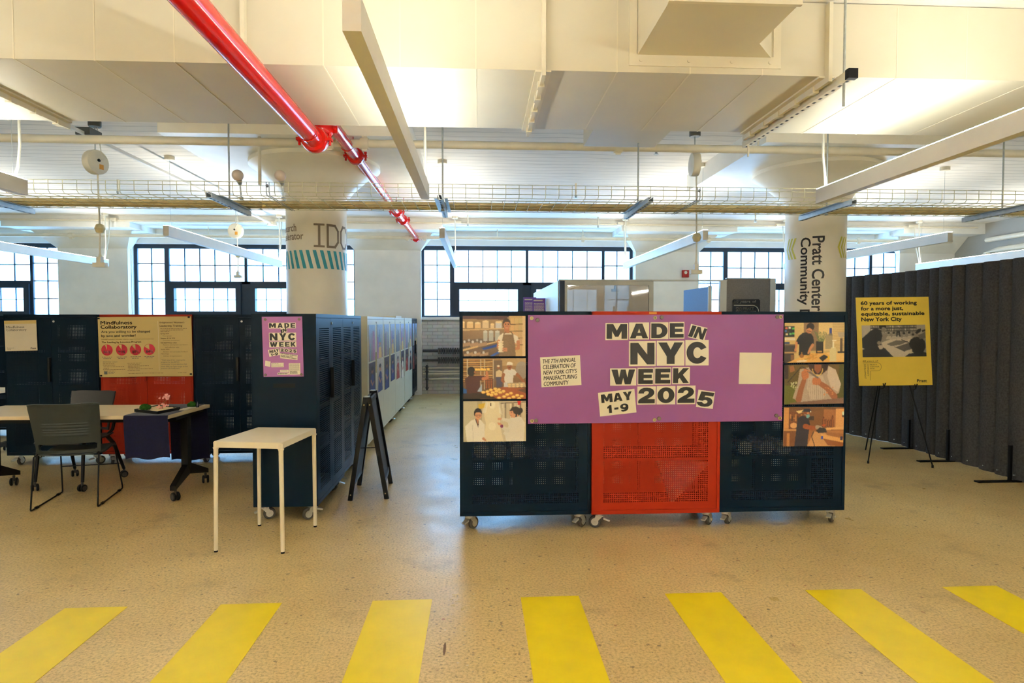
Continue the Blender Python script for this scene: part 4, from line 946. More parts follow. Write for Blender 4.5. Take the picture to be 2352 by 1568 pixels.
# ------------------------------------------------------------------ photo prints on the cabinets
SK, SK2 = (196, 132, 96), (150, 92, 60)
def print_on(cv, x0, z0, x1, z1, y, label, tilt=0.0, group='photo prints beside the banner'):
    cx, cz = (x0+x1)/2, (z0+z1)/2; c, s_ = math.cos(tilt), math.sin(tilt)
    def P(u, v, yy):
        a, b = x0+(x1-x0)*u-cx, z1-(z1-z0)*v-cz; return (cx+a*c-b*s_, yy, cz+a*s_+b*c)
    m = MB(); Q = [(0, 0), (1, 0), (1, 1), (0, 1)]
    m.prism(Q, lambda p: P(p[0], p[1], y), lambda p: P(p[0], p[1], y-.004))
    o = m.build('photo_print', M_paper); tag(o, label, 'photograph', group)
    pm = Matrix.Translation(o.location); o.matrix_basis = pm
    cv.sheet('picture', lambda u, v: P(u, v, y-.0045), o)
    return o
def pic_potter():
    c = Cv(150, 98, (150, 122, 92)); c.vgrad((168, 138, 104), (96, 76, 62))
    c.poly([(0, 0), (.75, 0), (.66, .1), (0, .08)], (90, 62, 60)); c.rect(.74, 0, 1, 1, (206, 172, 124)); c.rect(.95, 0, 1, 1, (224, 194, 152))
    for k in range(4):
        for j in range(3): c.rect(.76+.065*j, .06+.17*k, .815+.065*j, .19+.17*k, (222-8*j, 186-6*k, 132))
        c.line((.74, .215+.17*k), (.95, .205+.17*k), .012, (112, 86, 62))
    c.poly([(0, .33), (.66, .30), (.66, .325), (0, .37)], (214, 184, 140))
    for x, w_, h_, col in ((0, .035, .15, (238, 206, 156)), (.12, .05, .145, (240, 208, 158)), (.24, .045, .13, (238, 204, 156)), (.365, .05, .17, (236, 214, 180)), (.47, .033, .10, (234, 212, 184)), (.57, .05, .155, (222, 220, 222))):
        c.rect(x-w_, .31-h_, x+w_, .31, col); c.ell(x, .31-h_, w_, .025, (250, 228, 190))
    c.poly([(.0, .82), (.60, .60), (.60, .63), (0, .87)], (216, 184, 138)); c.poly([(0, .60), (.6, .52), (.6, .6), (0, .82)], (98, 84, 76))
    for x in (.36, .45, .55): c.rect(x-.035, .39, x+.035, .62, (182, 186, 184)); c.ell(x, .39, .035, .03, (210, 210, 206))
    for x in (.06, .19, .32): c.poly([(x-.07, .68), (x+.06, .645), (x+.06, .73), (x-.07, .77)], (172, 142, 118)); c.ell(x-.03, .64, .02, .035, (214, 214, 216)); c.ell(x+.04, .60, .018, .03, (190, 190, 196))
    c.poly([(.30, .80), (.58, .68), (.60, .74), (.34, .84)], (40, 76, 158))
    for x in (.10, .22, .35): c.poly([(x-.08, .94), (x+.06, .89), (x+.06, .97), (x-.08, 1.0)], (176, 146, 120)); c.ell(x-.02, .90, .02, .035, (206, 206, 210))
    c.poly([(.42, .99), (.58, .86), (.60, .9), (.48, 1)], (54, 92, 176))
    # potter holding a pale bumpy vase
    c.ell(.695, .20, .062, .135, (58, 42, 36)); c.rect(.66, .28, .74, .42, (184, 118, 86))
    c.poly([(.56, .52), (.63, .43), (.77, .43), (.87, .5), (.90, .66), (.82, .68), (.80, .99), (.62, .99), (.60, .66), (.55, .64)], (236, 228, 214))
    c.limb([(.88, .64), (.885, .80), (.74, .84)], .05, .038, SK); c.limb([(.57, .62), (.56, .78), (.62, .85)], .045, .035, SK)
    c.poly([(.645, .46), (.80, .46), (.83, .7), (.84, 1), (.57, 1), (.61, .7)], (128, 104, 78)); c.line((.65, .46), (.68, .40), .014, (120, 96, 72)); c.line((.80, .47), (.77, .40), .014, (120, 96, 72))
    c.ell(.70, .225, .052, .105, (206, 140, 104)); c.poly([(.645, .20), (.65, .12), (.70, .09), (.755, .13), (.757, .2), (.73, .15), (.68, .15)], (58, 42, 36))
    for sx in (-.02, .022): c.ell(.702+sx, .215, .009, .008, (60, 36, 30)); c.line((.69+sx, .196), (.712+sx, .196), .007, (70, 44, 36))
    c.ell(.703, .245, .008, .013, (188, 118, 86)); c.ell(.703, .275, .02, .011, (232, 206, 190)); c.line((.685, .27), (.722, .27), .006, (150, 70, 60))
    c.rect(.575, .66, .63, .9, (240, 230, 206))
    for z in (.64, .7, .76, .82, .88): c.ell(.575, z, .017, .022, (246, 236, 214)); c.ell(.632, z, .016, .022, (230, 216, 190))
    for i in range(4): c.limb([(.70, .80+.022*i), (.635, .79+.026*i)], .016, .012, (206, 138, 104))
    return c.blur().grain(4)
def pic_bakery():
    c = Cv(150, 98, (120, 90, 62)); c.vgrad((172, 136, 92), (78, 50, 34))
    c.rect(.6, .0, 1, .18, (188, 158, 116)); c.rect(.48, .05, .62, .55, (110, 90, 72))
    for k in range(11): c.line((.0, .06+.05*k), (.46, .03+.055*k), .016, (214, 172, 104) if k % 2 else (164, 118, 66)); c.line((.0, .085+.05*k), (.46, .058+.055*k), .010, (70, 44, 28))
    for x in (.07, .28, .34, .48): c.line((x, .03), (x, .75), .016, (198, 184, 158))
    c.rect(.35, .5, .48, .76, (74, 44, 28))
    for k in range(6):
        for x in (.37, .41, .45): c.ell(x, .52+.04*k, .016, .013, (176, 96, 48))
    c.ell(.93, .3, .10, .22, (158, 150, 140), al=.8)
    # far baker
    c.poly([(.52, .33), (.57, .28), (.62, .32), (.63, .46), (.52, .47)], (220, 200, 164)); c.ell(.56, .22, .022, .04, SK2); c.ell(.56, .19, .024, .022, (236, 226, 206)); c.poly([(.52, .46), (.63, .46), (.62, .7), (.53, .7)], (74, 70, 86))
    # baker in the white cap bends over the tray
    c.poly([(.62, .40), (.66, .28), (.74, .24), (.82, .28), (.88, .42), (.80, .42), (.79, .60), (.66, .60), (.65, .44)], (226, 220, 216)); c.limb([(.64, .40), (.62, .54), (.68, .66)], .05, .032, SK2); c.limb([(.86, .40), (.93, .52), (.98, .62)], .05, .034, SK2)
    c.poly([(.65, .59), (.79, .59), (.78, .74), (.64, .74)], (206, 208, 214)); c.ell(.735, .20, .036, .09, SK2); c.poly([(.69, .16), (.70, .10), (.74, .085), (.785, .11), (.785, .17)], (238, 232, 222)); c.rect(.69, .15, .79, .17, (222, 214, 202)); c.ell(.738, .235, .018, .015, (70, 44, 34))
    for sx in (-.014, .014): c.ell(.737+sx, .19, .006, .007, (44, 28, 22))
    # person in the maroon shirt with the tray of rolls
    c.poly([(.03, .50), (.10, .42), (.22, .42), (.34, .42), (.34, .52), (.27, .54), (.26, .84), (.06, .86)], (72, 34, 32)); c.ell(.13, .32, .06, .12, (30, 22, 20)); c.ell(.185, .34, .015, .03, SK2)
    c.limb([(.32, .50), (.385, .48), (.375, .32)], .055, .035, (192, 122, 84)); c.poly([(.22, .82), (.30, .62), (.30, .82)], (170, 186, 208)); c.poly([(0, .72), (.06, .76), (.06, .96), (0, .94)], (40, 86, 150))
    for x in (.21, .25, .30, .345, .40): c.ell(x, .275+.01*math.sin(x*60), .024, .034, (246, 206, 106)); c.line((.19, .31), (.41, .305), .012, (150, 124, 84))
    # trays and dough
    c.poly([(.36, .80), (.64, .70), (1, .74), (1, 1), (.2, 1)], (154, 80, 44)); c.poly([(.70, .61), (.98, .59), (1, .70), (.72, .72)], (188, 166, 134)); c.poly([(.86, .78), (1, .73), (1, .86)], (96, 62, 44)); c.poly([(0, .86), (.34, .84), (.54, .99), (0, 1)], (42, 28, 22))
    for i in range(4):
        for j in range(2): c.ell(.735+.065*i, .645+.045*j, .024, .02, (230, 206, 156))
    for x, y in ((.32, .83), (.385, .815), (.44, .775), (.51, .75), (.57, .77), (.47, .84), (.53, .81), (.59, .84), (.64, .81), (.40, .88), (.45, .90), (.52, .88), (.57, .97), (.65, .94), (.70, .89), (.76, .86), (.80, .95), (.86, .91), (.93, .93), (.73, .985), (.89, .99)): c.ell(x, y, .034, .037, (206, 150, 70)); c.ell(x, y-.006, .028, .028, (244, 208, 122))
    return c.blur().grain(4)
def pic_sewing():
    c = Cv(150, 98, (214, 200, 170)); c.rect(0, 0, .22, 1, (198, 188, 160)); c.rect(.22, 0, .3, .55, (182, 170, 138)); c.poly([(.24, .08), (.36, .05), (.35, .16), (.25, .2)], (214, 176, 60))
    c.rect(.6, 0, 1, .42, (206, 190, 160))
    for k in range(9): c.line((.63+.04*k, .06), (.635+.04*k, .5), .016, ((236, 226, 208), (120, 104, 86), (214, 200, 176))[k % 3])
    c.line((.6, .06), (1, .03), .012, (110, 96, 84)); c.poly([(.86, 0), (.92, 0), (.9, .11), (.87, .1)], (206, 40, 40))
    # dress form in the middle
    c.poly([(.38, .02), (.56, .02), (.60, .36), (.58, .55), (.64, 1), (.32, 1), (.36, .55), (.33, .34)], (238, 224, 192)); c.ell(.46, .10, .05, .09, (250, 240, 216)); c.poly([(.36, .0), (.30, .3), (.36, .3), (.4, .05)], (246, 240, 224), al=.7); c.poly([(.56, 0), (.62, .34), (.57, .3)], (246, 240, 224), al=.7); c.rect(.43, .05, .445, .12, (96, 76, 54)); c.ell(.46, .62, .06, .10, (250, 238, 210))
    # person with glasses, left, white coat
    c.poly([(.03, .62), (.12, .48), (.19, .44), (.28, .46), (.34, .58), (.34, 1), (.06, 1)], (240, 234, 222)); c.poly([(.19, .44), (.25, .45), (.24, .66)], (60, 40, 36)); c.poly([(.20, .42), (.25, .42), (.235, .58)], SK)
    c.ell(.235, .30, .062, .125, (36, 28, 26)); c.ell(.24, .345, .054, .10, (222, 166, 126)); c.poly([(.185, .31), (.19, .24), (.24, .215), (.29, .25), (.295, .31), (.26, .27), (.21, .28)], (36, 28, 26))
    for sx in (-.024, .024):
        for r_, cl in ((.021, (112, 40, 36)), (.017, (222, 170, 132)), (.006, (40, 26, 22))): c.ell(.24+sx, .345, r_, r_*1.5, cl)
    c.line((.226, .40), (.258, .40), .008, (170, 84, 72)); c.ell(.241, .372, .007, .012, (206, 148, 110)); c.line((.15, .6), (.16, 1), .006, (206, 200, 188)); c.limb([(.32, .92), (.35, .96)], .04, .03, SK)
    # person right in profile, pinning
    c.poly([(.70, .46), (.80, .40), (.92, .40), (.98, .55), (.96, 1), (.68, 1), (.66, .84), (.63, .80), (.72, .62)], (236, 228, 214)); c.ell(.83, .27, .085, .125, (34, 26, 26)); c.ell(.91, .24, .035, .07, (34, 26, 26)); c.poly([(.735, .26), (.80, .24), (.84, .32), (.82, .42), (.755, .40), (.745, .34), (.73, .325)], (220, 160, 124)); c.poly([(.73, .25), (.78, .15), (.86, .18), (.84, .34), (.80, .3), (.79, .24)], (34, 26, 26)); c.ell(.765, .29, .006, .007, (30, 20, 18)); c.line((.75, .365), (.765, .366), .007, (150, 60, 54)); c.ell(.865, .36, .014, .03, (210, 148, 112))
    c.limb([(.74, .50), (.66, .46), (.57, .44)], .07, .03, (232, 224, 210)); c.limb([(.70, .72), (.64, .66), (.57, .55)], .075, .03, (230, 222, 208))
    for p_, q_ in (((.60, .435), (.55, .43)), ((.595, .45), (.553, .455)), ((.59, .56), (.548, .54)), ((.60, .58), (.56, .575))): c.limb([p_, q_], .024, .014, (214, 152, 116))
    c.ell(.612, .62, .024, .04, (120, 30, 80))
    return c.blur().grain(3)
def pic_bench():
    c = Cv(150, 98, (206, 176, 116)); c.rect(0, 0, .32, .6, (212, 182, 122)); c.rect(.32, 0, .57, .7, (140, 112, 86)); c.rect(.57, 0, .8, .7, (226, 196, 136)); c.rect(.8, 0, 1, .8, (214, 186, 132))
    for k in range(14): c.line((.8, .05+.045*k), (1, .05+.045*k), .006, (176, 144, 96))
    c.rect(0, .09, .165, .36, (26, 30, 36))
    for x, y, cl in ((.035, .14, (226, 120, 90)), (.09, .13, (236, 226, 206)), (.02, .21, (70, 120, 190)), (.06, .23, (60, 50, 46)), (.04, .29, (228, 206, 160)), (.1, .28, (120, 190, 120)), (.15, .15, (90, 190, 80)), (.15, .27, (90, 180, 90))): c.rect(x-.02, y-.028, x+.02, y+.028, cl)
    c.rect(0, .38, .18, .44, (228, 218, 200)); c.rect(0, .48, .09, .53, (40, 60, 96)); c.rect(0, .54, .2, .58, (80, 64, 54)); c.rect(0, .58, .2, .72, (40, 32, 32)); c.rect(0, .72, .2, .77, (176, 138, 92)); c.rect(0, .77, .16, 1, (44, 30, 26)); c.rect(.11, .80, .17, .94, (130, 92, 60))
    c.poly([(.04, 1), (.2, .90), (.44, .76), (1, .74), (1, 1)], (226, 176, 98)); c.poly([(.7, .76), (1, .74), (1, .94), (.86, .98)], (236, 196, 126))
    # worker in the dark tunic looking down
    c.poly([(.24, .34), (.30, .26), (.38, .24), (.44, .28), (.48, .36), (.49, .54), (.43, .58), (.43, .80), (.24, .82), (.25, .55), (.18, .50)], (20, 20, 26)); c.ell(.43, .11, .062, .10, (34, 22, 20)); c.ell(.41, .19, .048, .09, (200, 136, 98)); c.poly([(.36, .17), (.38, .09), (.46, .10), (.46, .17), (.41, .13)], (34, 22, 20)); c.line((.375, .205), (.44, .225), .009, (60, 34, 30)); c.line((.385, .255), (.41, .265), .009, (130, 60, 50)); c.ell(.372, .225, .010, .016, (186, 122, 86))
    c.limb([(.20, .50), (.20, .60), (.18, .68)], .046, .03, (204, 140, 100)); c.limb([(.47, .56), (.43, .65), (.40, .76)], .05, .034, (204, 140, 100))
    for i in range(3): c.limb([(.185, .66), (.17+.015*i, .71)], .02, .012, (200, 134, 96))
    # jars, stems, pump bottle, funnel
    c.rect(.53, .47, .65, .77, (28, 24, 22)); c.rect(.55, .70, .63, .745, (196, 150, 84))
    for k in range(9): c.line((.57+.01*k, .47), (.50+.025*k, .22+.02*(k % 3)), .010, (104, 116, 76))
    c.rect(.68, .3, .80, .66, (150, 136, 108), al=.8); c.rect(.745, .14, .785, .28, (44, 60, 140)); c.poly([(.74, .28), (.79, .28), (.80, .33), (.73, .33)], (120, 110, 96))
    c.poly([(.88, .24), (1, .24), (1, .32), (.96, .4), (.90, .36)], (180, 164, 142)); c.rect(.93, .4, .965, .72, (96, 80, 66)); c.rect(.89, .72, 1, .77, (60, 50, 46))
    c.poly([(.755, .70), (.78, .62), (.85, .62), (.87, .70), (.87, .98), (.75, .98)], (222, 206, 156)); c.rect(.80, .48, .83, .64, (240, 232, 210)); c.line((.80, .455), (.86, .45), .018, (240, 232, 210)); c.rect(.72, .85, .755, .92, (236, 190, 40))
    c.poly([(.58, .88), (.66, .80), (.73, .86), (.64, .97)], (38, 34, 34)); c.ell(.29, .83, .035, .05, (150, 96, 46)); c.line((.29, .75), (.29, .82), .02, (170, 116, 60))
    for k in range(40): c.ell(.35+.2*rng.random(), .78+.14*rng.random(), .016, .015, (206+rng.integers(-20, 20), 150, 70))
    c.line((.22, .97), (.36, .95), .03, (236, 216, 180))
    return c.blur().grain(4)
def pic_carver():
    c = Cv(150, 98, (86, 72, 24)); c.vgrad((96, 74, 28), (70, 62, 20)); c.rect(.0, 0, .07, .36, (44, 26, 22)); c.poly([(.08, .05), (.15, .02), (.18, .16), (.10, .2)], (150, 96, 56)); c.rect(.0, .52, .2, 1, (92, 92, 26)); c.poly([(.92, 0), (1, 0), (1, 1), (.9, .9)], (74, 72, 22)); c.line((.06, .44), (.28, .06), .012, (30, 20, 18))
    # white blouse, dark hair, necklace
    c.poly([(.26, .12), (.44, .06), (.74, .04), (.86, .14), (.95, .50), (.92, .72), (.84, .80), (.78, .95), (.30, .98), (.14, .84), (.22, .48)], (176, 156, 138)); c.poly([(.74, .05), (.86, .14), (.95, .50), (.90, .70), (.78, .58), (.72, .3)], (206, 188, 170)); c.poly([(.40, .3), (.64, .28), (.72, .60), (.68, .86), (.44, .88), (.38, .6)], (196, 178, 160))
    for k in range(9): c.line((.42+.03*k, .40), (.40+.035*k, .86), .008, (146, 124, 106), al=.6)
    c.poly([(.40, 0), (.74, 0), (.72, .14), (.62, .26), (.50, .24), (.42, .12)], (54, 30, 22)); c.poly([(.50, 0), (.62, 0), (.615, .16), (.555, .24), (.50, .14)], (142, 84, 52)); 
    for a in np.linspace(0, PI, 20): c.ell(.555+.085*math.cos(a), .12+.16*math.sin(a), .010, .014, (214, 178, 96))
    c.limb([(.24, .88), (.28, .62), (.33, .40)], .10, .075, SK2); c.limb([(.84, .82), (.72, .60), (.58, .46)], .11, .075, SK2)
    c.ell(.345, .26, .06, .12, (172, 102, 64)); c.ell(.54, .42, .075, .10, (172, 102, 64))
    for i in range(4): c.limb([(.30+.012*i, .20+.055*i), (.40, .15+.055*i)], .034, .022, (188, 114, 72)); c.limb([(.49+.03*i, .36), (.485+.036*i, .50)], .032, .02, (188, 114, 72))
    c.limb([(.30, .06), (.40, .16)], .02, .03, (60, 48, 46)); c.limb([(.40, .17), (.56, .34)], .036, .028, (112, 98, 90)); c.limb([(.34, .13), (.42, .17)], .034, .022, (196, 122, 80))
    for k in range(26): c.ell(.10+.12*rng.random(), .42+.2*rng.random(), .011, .014, (226, 214, 176) if k % 2 else (150, 150, 96))
    for k in range(14): c.ell(.66+.2*rng.random(), .54+.26*rng.random(), .012, .014, (206, 134, 84))
    c.poly([(.1, .96), (.9, .86), (1, .84), (1, 1), (.1, 1)], (120, 88, 70)); 
    return c.blur().grain(5)
def pic_woodshop():
    c = Cv(150, 98, (150, 92, 48)); c.vgrad((104, 66, 36), (176, 112, 62)); c.rect(0, .02, .09, .55, (208, 146, 84)); c.rect(.09, .12, .32, .6, (112, 64, 34)); c.rect(.32, .1, .64, .5, (120, 78, 44)); c.rect(.66, .06, .86, .5, (160, 102, 60)); c.rect(.86, .04, 1, .52, (222, 162, 102)); c.rect(.97, .12, 1, .26, (92, 70, 50)); c.ell(.985, .16, .02, .05, (226, 240, 220))
    for k in range(7): c.rect(.10+.03*k, .18+.05*(k % 3), .125+.03*k, .30+.06*(k % 2), ((176, 118, 64), (70, 40, 26), (196, 136, 80))[k % 3])
    for x, h_ in ((.66, .18), (.70, .12), (.74, .1), (.78, .1), (.81, .22)): c.ell(x, .42, .022, h_, (96, 48, 26)); c.ell(x+.004, .42, .014, h_*.8, (148, 86, 46))
    c.poly([(.2, .11), (.36, .06), (.38, .1), (.25, .17)], (240, 214, 150)); c.rect(.42, .23, .5, .34, (54, 36, 28))
    c.rect(0, .56, .24, .6, (206, 150, 92)); c.rect(.0, .60, .2, 1, (120, 72, 40)); c.rect(.06, .66, .11, 1, (186, 126, 70)); c.ell(.17, .47, .06, .07, (214, 160, 106))
    c.poly([(.5, .62), (.7, .66), (.86, 1), (.4, 1)], (204, 150, 96)); c.poly([(.62, .68), (1, .80), (1, .90), (.66, .80)], (226, 168, 104)); c.poly([(.66, .80), (1, .90), (1, 1), (.74, .97)], (136, 78, 36)); c.poly([(.66, .53), (1, .50), (1, .57), (.68, .58)], (230, 176, 112)); c.poly([(.68, .58), (1, .6), (1, .68), (.7, .63)], (170, 112, 62))
    c.rect(.63, .73, .66, .82, (46, 56, 150)); c.rect(.69, .56, .71, .62, (46, 70, 170)); c.rect(.95, .74, .99, .84, (40, 34, 70))
    # worker with cap, mask and gloves
    c.poly([(.23, .30), (.29, .23), (.36, .22), (.41, .28), (.44, .46), (.42, .62), (.40, 1), (.19, 1), (.21, .62)], (36, 30, 40)); c.limb([(.36, .49), (.46, .53), (.58, .52)], .085, .055, (150, 76, 40)); c.limb([(.56, .51), (.62, .53)], .07, .055, (170, 150, 130)); c.ell(.385, .17, .05, .085, (140, 72, 42)); c.poly([(.29, .13), (.34, .05), (.42, .045), (.46, .11), (.45, .13), (.36, .12)], (26, 26, 46)); c.poly([(.375, .20), (.42, .185), (.435, .24), (.40, .29), (.375, .27)], (122, 182, 186)); c.ell(.40, .155, .02, .018, (214, 150, 96)); c.ell(.442, .12, .012, .018, (230, 226, 200)); c.line((.345, .19), (.385, .22), .008, (150, 190, 190))
    c.poly([(.54, .60), (.60, .52), (.70, .54), (.72, .64), (.58, .66)], (28, 22, 24)); c.limb([(.50, .63), (.47, .75), (.51, .92), (.52, .99)], .012, .012, (40, 26, 22)); c.poly([(.62, .46), (.70, .43), (.68, .5)], (190, 80, 30))
    return c.blur().grain(5)
yp = YFc-.0055
print_on(pic_potter(), -.115, 1.313, .347, 1.611, yp, 'photo print of a person in an apron holding a pale vase')
print_on(pic_bakery(), -.113, .997, .350, 1.297, yp, 'photo print of bakers with trays of rolls and dough')
print_on(pic_sewing(), -.113, .680, .351, .981, yp, 'photo print of two people in white coats at a dress form')
print_on(pic_bench(), 2.314, 1.259, 2.781, 1.561, yp, 'photo print of a person in a dark tunic at a workbench', .006)
print_on(pic_carver(), 2.318, .942, 2.782, 1.243, yp, 'photo print of a person in a white blouse carving with a tool', .008)
print_on(pic_woodshop(), 2.316, .618, 2.787, .918, yp, 'photo print of a masked worker in a wood shop', -.010)

# prints on the cream cabinets facing the aisle
def aisle_pic(k, low):
    r = random.Random(k*7+low); c = Cv(26, 56, (120, 140, 170))
    if not low:
        c.vgrad((150, 180, 220), (130+r.randint(-20, 60), 120, 110))
        for i in range(6): x = r.random(); h_ = .25+.4*r.random(); c.rect(x, 1-h_-.2, x+.15, 1, (90+r.randint(0, 90), 100+r.randint(0, 60), 130+r.randint(0, 60)))
        if k % 2: c.poly([(.2, 1), (.3, .66), (.7, .66), (.8, 1)], (216, 184, 110)); c.ell(.5, .58, .14, .07, SK)
    else:
        c.vgrad((70, 62, 80), (30, 26, 34)); b = r.choice(((160, 50, 40), (40, 60, 130), (226, 220, 210), (30, 28, 32)))
        if k % 3 == 1: c.vgrad((196, 190, 182), (170, 160, 150))
        c.poly([(.15, 1), (.2, .5), (.45, .36), (.75, .42), (.9, 1)], b); c.ell(.5, .26, .17, .09, SK if k % 2 else SK2); c.ell(.5, .20, .18, .06, (30, 22, 20)); c.limb([(.3, .55), (.5, .7), (.75, .62)], .14, .09, SK)
    return c.blur().grain(8)
def side_print(cv, y0, y1, z0, z1, label):
    x = -1.30+.0035
    m = MB(); m.box(x-.002, x, y0, y1, z0, z1); o = m.build('photo_print', M_paper); tag(o, label, 'photograph', 'photo prints on the aisle cabinets'); o.matrix_basis = Matrix.Translation(o.location)
    cv.sheet('picture', lambda u, v: (x+.001, y0+(y1-y0)*u, z1-(z1-z0)*v), o)
n = 0; cabs = [7.92, 9.125, 10.33, 11.585, 12.69]; on = ['first cream', 'second cream', 'third cream', 'fourth cream', 'far navy']
for ci, yc in enumerate(cabs):
    wd = .55 if ci < 4 else .44
    for s in (-1, 1):
        a = yc + (s*.30 if ci < 4 else s*.24) - wd/2+.05; b = a+wd-.10
        side_print(aisle_pic(n, 0), a, b, 1.09, 1.53, 'upper print on the %s door of the %s aisle cabinet' % (('near', 'far')[s > 0], on[ci]))
        side_print(aisle_pic(n, 1), a, b, .68-.03*(n % 3), 1.07, 'lower print on the %s door of the %s aisle cabinet' % (('near', 'far')[s > 0], on[ci])); n += 1

# ------------------------------------------------------------------ posters
def flat(y): return lambda u, w: (u, y, w)
def dashes(m, x0, x1, z, h, fn, mi, seed):
    """a line of small print too fine to read"""
    r = random.Random(seed); x = x0
    while x < x1-.004:
        l = min(x1-x, .008+.022*r.random()); quad(m, x, z-h/2, x+l, z+h/2, fn, mi); x += l+.005
# mauve poster on the end of the aisle cabinet
yq = 4.885-.0035
pp = thing('poster', 'mauve MADE IN NYC WEEK poster on the end of the navy aisle cabinet', 'poster', (-1.517, yq, 1.14))
MP = Matrix.Identity(3)
def mv(u, v, d=0.0):   # u, v in 0..1 of the poster, from its top left; it hangs turned by half a degree
    return (-1.672+.306*u+.008*v, yq-.003-d, 1.606-.466*v+.002*u)
m = MB(); Q = [(0, 0), (1, 0), (1, 1), (0, 1)]; m.prism(Q, lambda p: mv(*p), lambda p: mv(p[0], p[1], -.003)); m.build('sheet', M_purple2, pp)
fp = lambda d: (lambda u, w: mv(u, w, d))
m = MB(); k = MB()
def card(x0, y0, x1, y1, rot=0): qgrid(m, x0, y0, x1, y1, fp(.0006), 0, rot, 1)
def ptx(s, x0, y0, x1, y1, rot=0.0, **kw):
    if kw.get('bold', 0) > .05: put_block(k, s, x0, -y1, x1, -y0, lambda u, w: mv(u, -w, .0012), 0, rot)
    else: put_text(k, s, x0, -y1, x1, -y0, lambda u, w: mv(u, -w, .0012), 0, rot, **kw)
card(.165, .10, .84, .195); card(.165, .265, .84, .40); card(.165, .412, .84, .508)
for s, a, b in (('M', .175, .345), ('A', .385, .515), ('D', .555, .675), ('E', .71, .825)): ptx(s, a, .107, b, .185, **HEAVY)
P3 = [(.455, .195), (.60, .185), (.625, .25), (.48, .275)]; m.add([mv(u, w, .0009) for u, w in P3], [(0, 1, 2, 3)])
ptx('IN', .46, .20, .605, .262, .25, **HEAVY)
for s, a, b in (('N', .18, .375), ('Y', .42, .60), ('C', .64, .825)): ptx(s, a, .275, b, .392, **HEAVY)
for s, a, b in (('W', .18, .37), ('E', .41, .525), ('E', .555, .67), ('K', .70, .825)): ptx(s, a, .42, b, .50, **HEAVY)
m.add([mv(u, w, .0006) for u, w in ((.13, .55), (.40, .525), (.435, .635), (.16, .665))], [(0, 1, 2, 3)])
ptx('MAY', .165, .545, .40, .595, .12, **HEAVY); ptx('1-9', .20, .60, .375, .648, .12, **HEAVY)
for i in range(4): card(.435+.105*i, .525+.006*i, .53+.105*i, .583+.008*i); ptx('2025'[i], .445+.105*i, .530+.006*i, .52+.105*i, .578+.008*i, **HEAVY)
m.add([mv(u, w, .0006) for u, w in ((.435, .605), (.865, .64), (.855, .725), (.425, .69))], [(0, 1, 2, 3)])
for i, s in enumerate(('THE 7TH ANNUAL CELEBRATION', "OF NEW YORK CITY'S", 'MANUFACTURING COMMUNITY')): ptx(s, .45, .622+.026*i, .84-.1*(i == 1), .64+.026*i, -.12, bold=.03, shear=.15)
card(.05, .735, .18, .825, .15); card(.20, .765, .51, .84); card(.635, .775, .92, .965); card(.415, .885, .625, .92); card(.35, .93, .625, .968)
ptx('EXPLORE THE', .215, .775, .38, .788); ptx('FULL CALENDAR AT', .215, .798, .44, .811)
fq = lambda u, w: mv(u, w, .0012)
for i in range(9): dashes(k, .65, .90, .79+.013*i, .004, fq, 0, i)
for i in range(3): dashes(k, .66, .85, .912+.016*i, .009, fq, 0, 40+i)
dashes(k, .43, .6, .902, .006, fq, 0, 77); dashes(k, .365, .6, .949, .012, fq, 0, 78); dashes(k, .215, .49, .826, .004, fq, 0, 79)
m.build('cards', M_cream, pp, fix=False); k.build('lettering', M_ink, pp, fix=False)
for i, (u, v) in enumerate(((.085, .045), (.925, .045), (.05, .965), (.945, .965))):
    c = mv(u, v, 0); mm = MB(); mm.lathe([(.0095, -.008), (.0105, -.006), (.0105, -.0015)], c, 16, 'Y'); o = mm.build('magnet', M_magnet, smooth=True)
    tag(o, 'round dark magnet at the %s corner of the mauve poster' % ('upper left', 'upper right', 'lower left', 'lower right')[i], 'magnet', 'magnets on the mauve poster')

# sand coloured Mindfulness poster
ym = 6.92
pm = thing('poster', 'sand coloured Mindfulness Collaboratory poster with four red pie charts', 'poster', (-3.6, ym, .97))
def ms(u, v, d=0.0): return (-4.107+.985*u+.008*v, ym-.006-d, 1.617-.650*v+.008*u-.002*math.sin(u*9)*v)
m = MB(); vs = []; g = 12
for d in (0, -.003):
    vs = [ms(i/g, j/g, d) for j in range(g+1) for i in range(g+1)]
    m.add(vs, [(j*(g+1)+i, j*(g+1)+i+1, (j+1)*(g+1)+i+1, (j+1)*(g+1)+i) for j in range(g) for i in range(g)])
m.build('sheet', M_sand, pm, fix=False)
k = MB(); gr = MB(); rd = MB(); wh = MB(); bw = MB()
def mt_(mb, s, x0, y0, x1, y1, **kw): put_text(mb, s, x0, -y1, x1, -y0, lambda u, w: ms(u, -w, .0012), 0, 0, **kw)
mt_(k, 'Mindfulness', .03, .065, .365, .125, bold=.013); mt_(k, 'Collaboratory', .03, .138, .41, .210, bold=.013)
mt_(gr, 'Are you willing to be changed', .033, .225, .555, .275, bold=.006); mt_(gr, 'by awe and wonder?', .033, .29, .40, .345, bold=.006)
mt_(bw, 'Individual meditation skill-share, collective support, and self-care as stretch care.', .033, .365, .595, .383); mt_(bw, 'The Leading by Intention Program', .035, .405, .455, .440, bold=.018)
R = .061
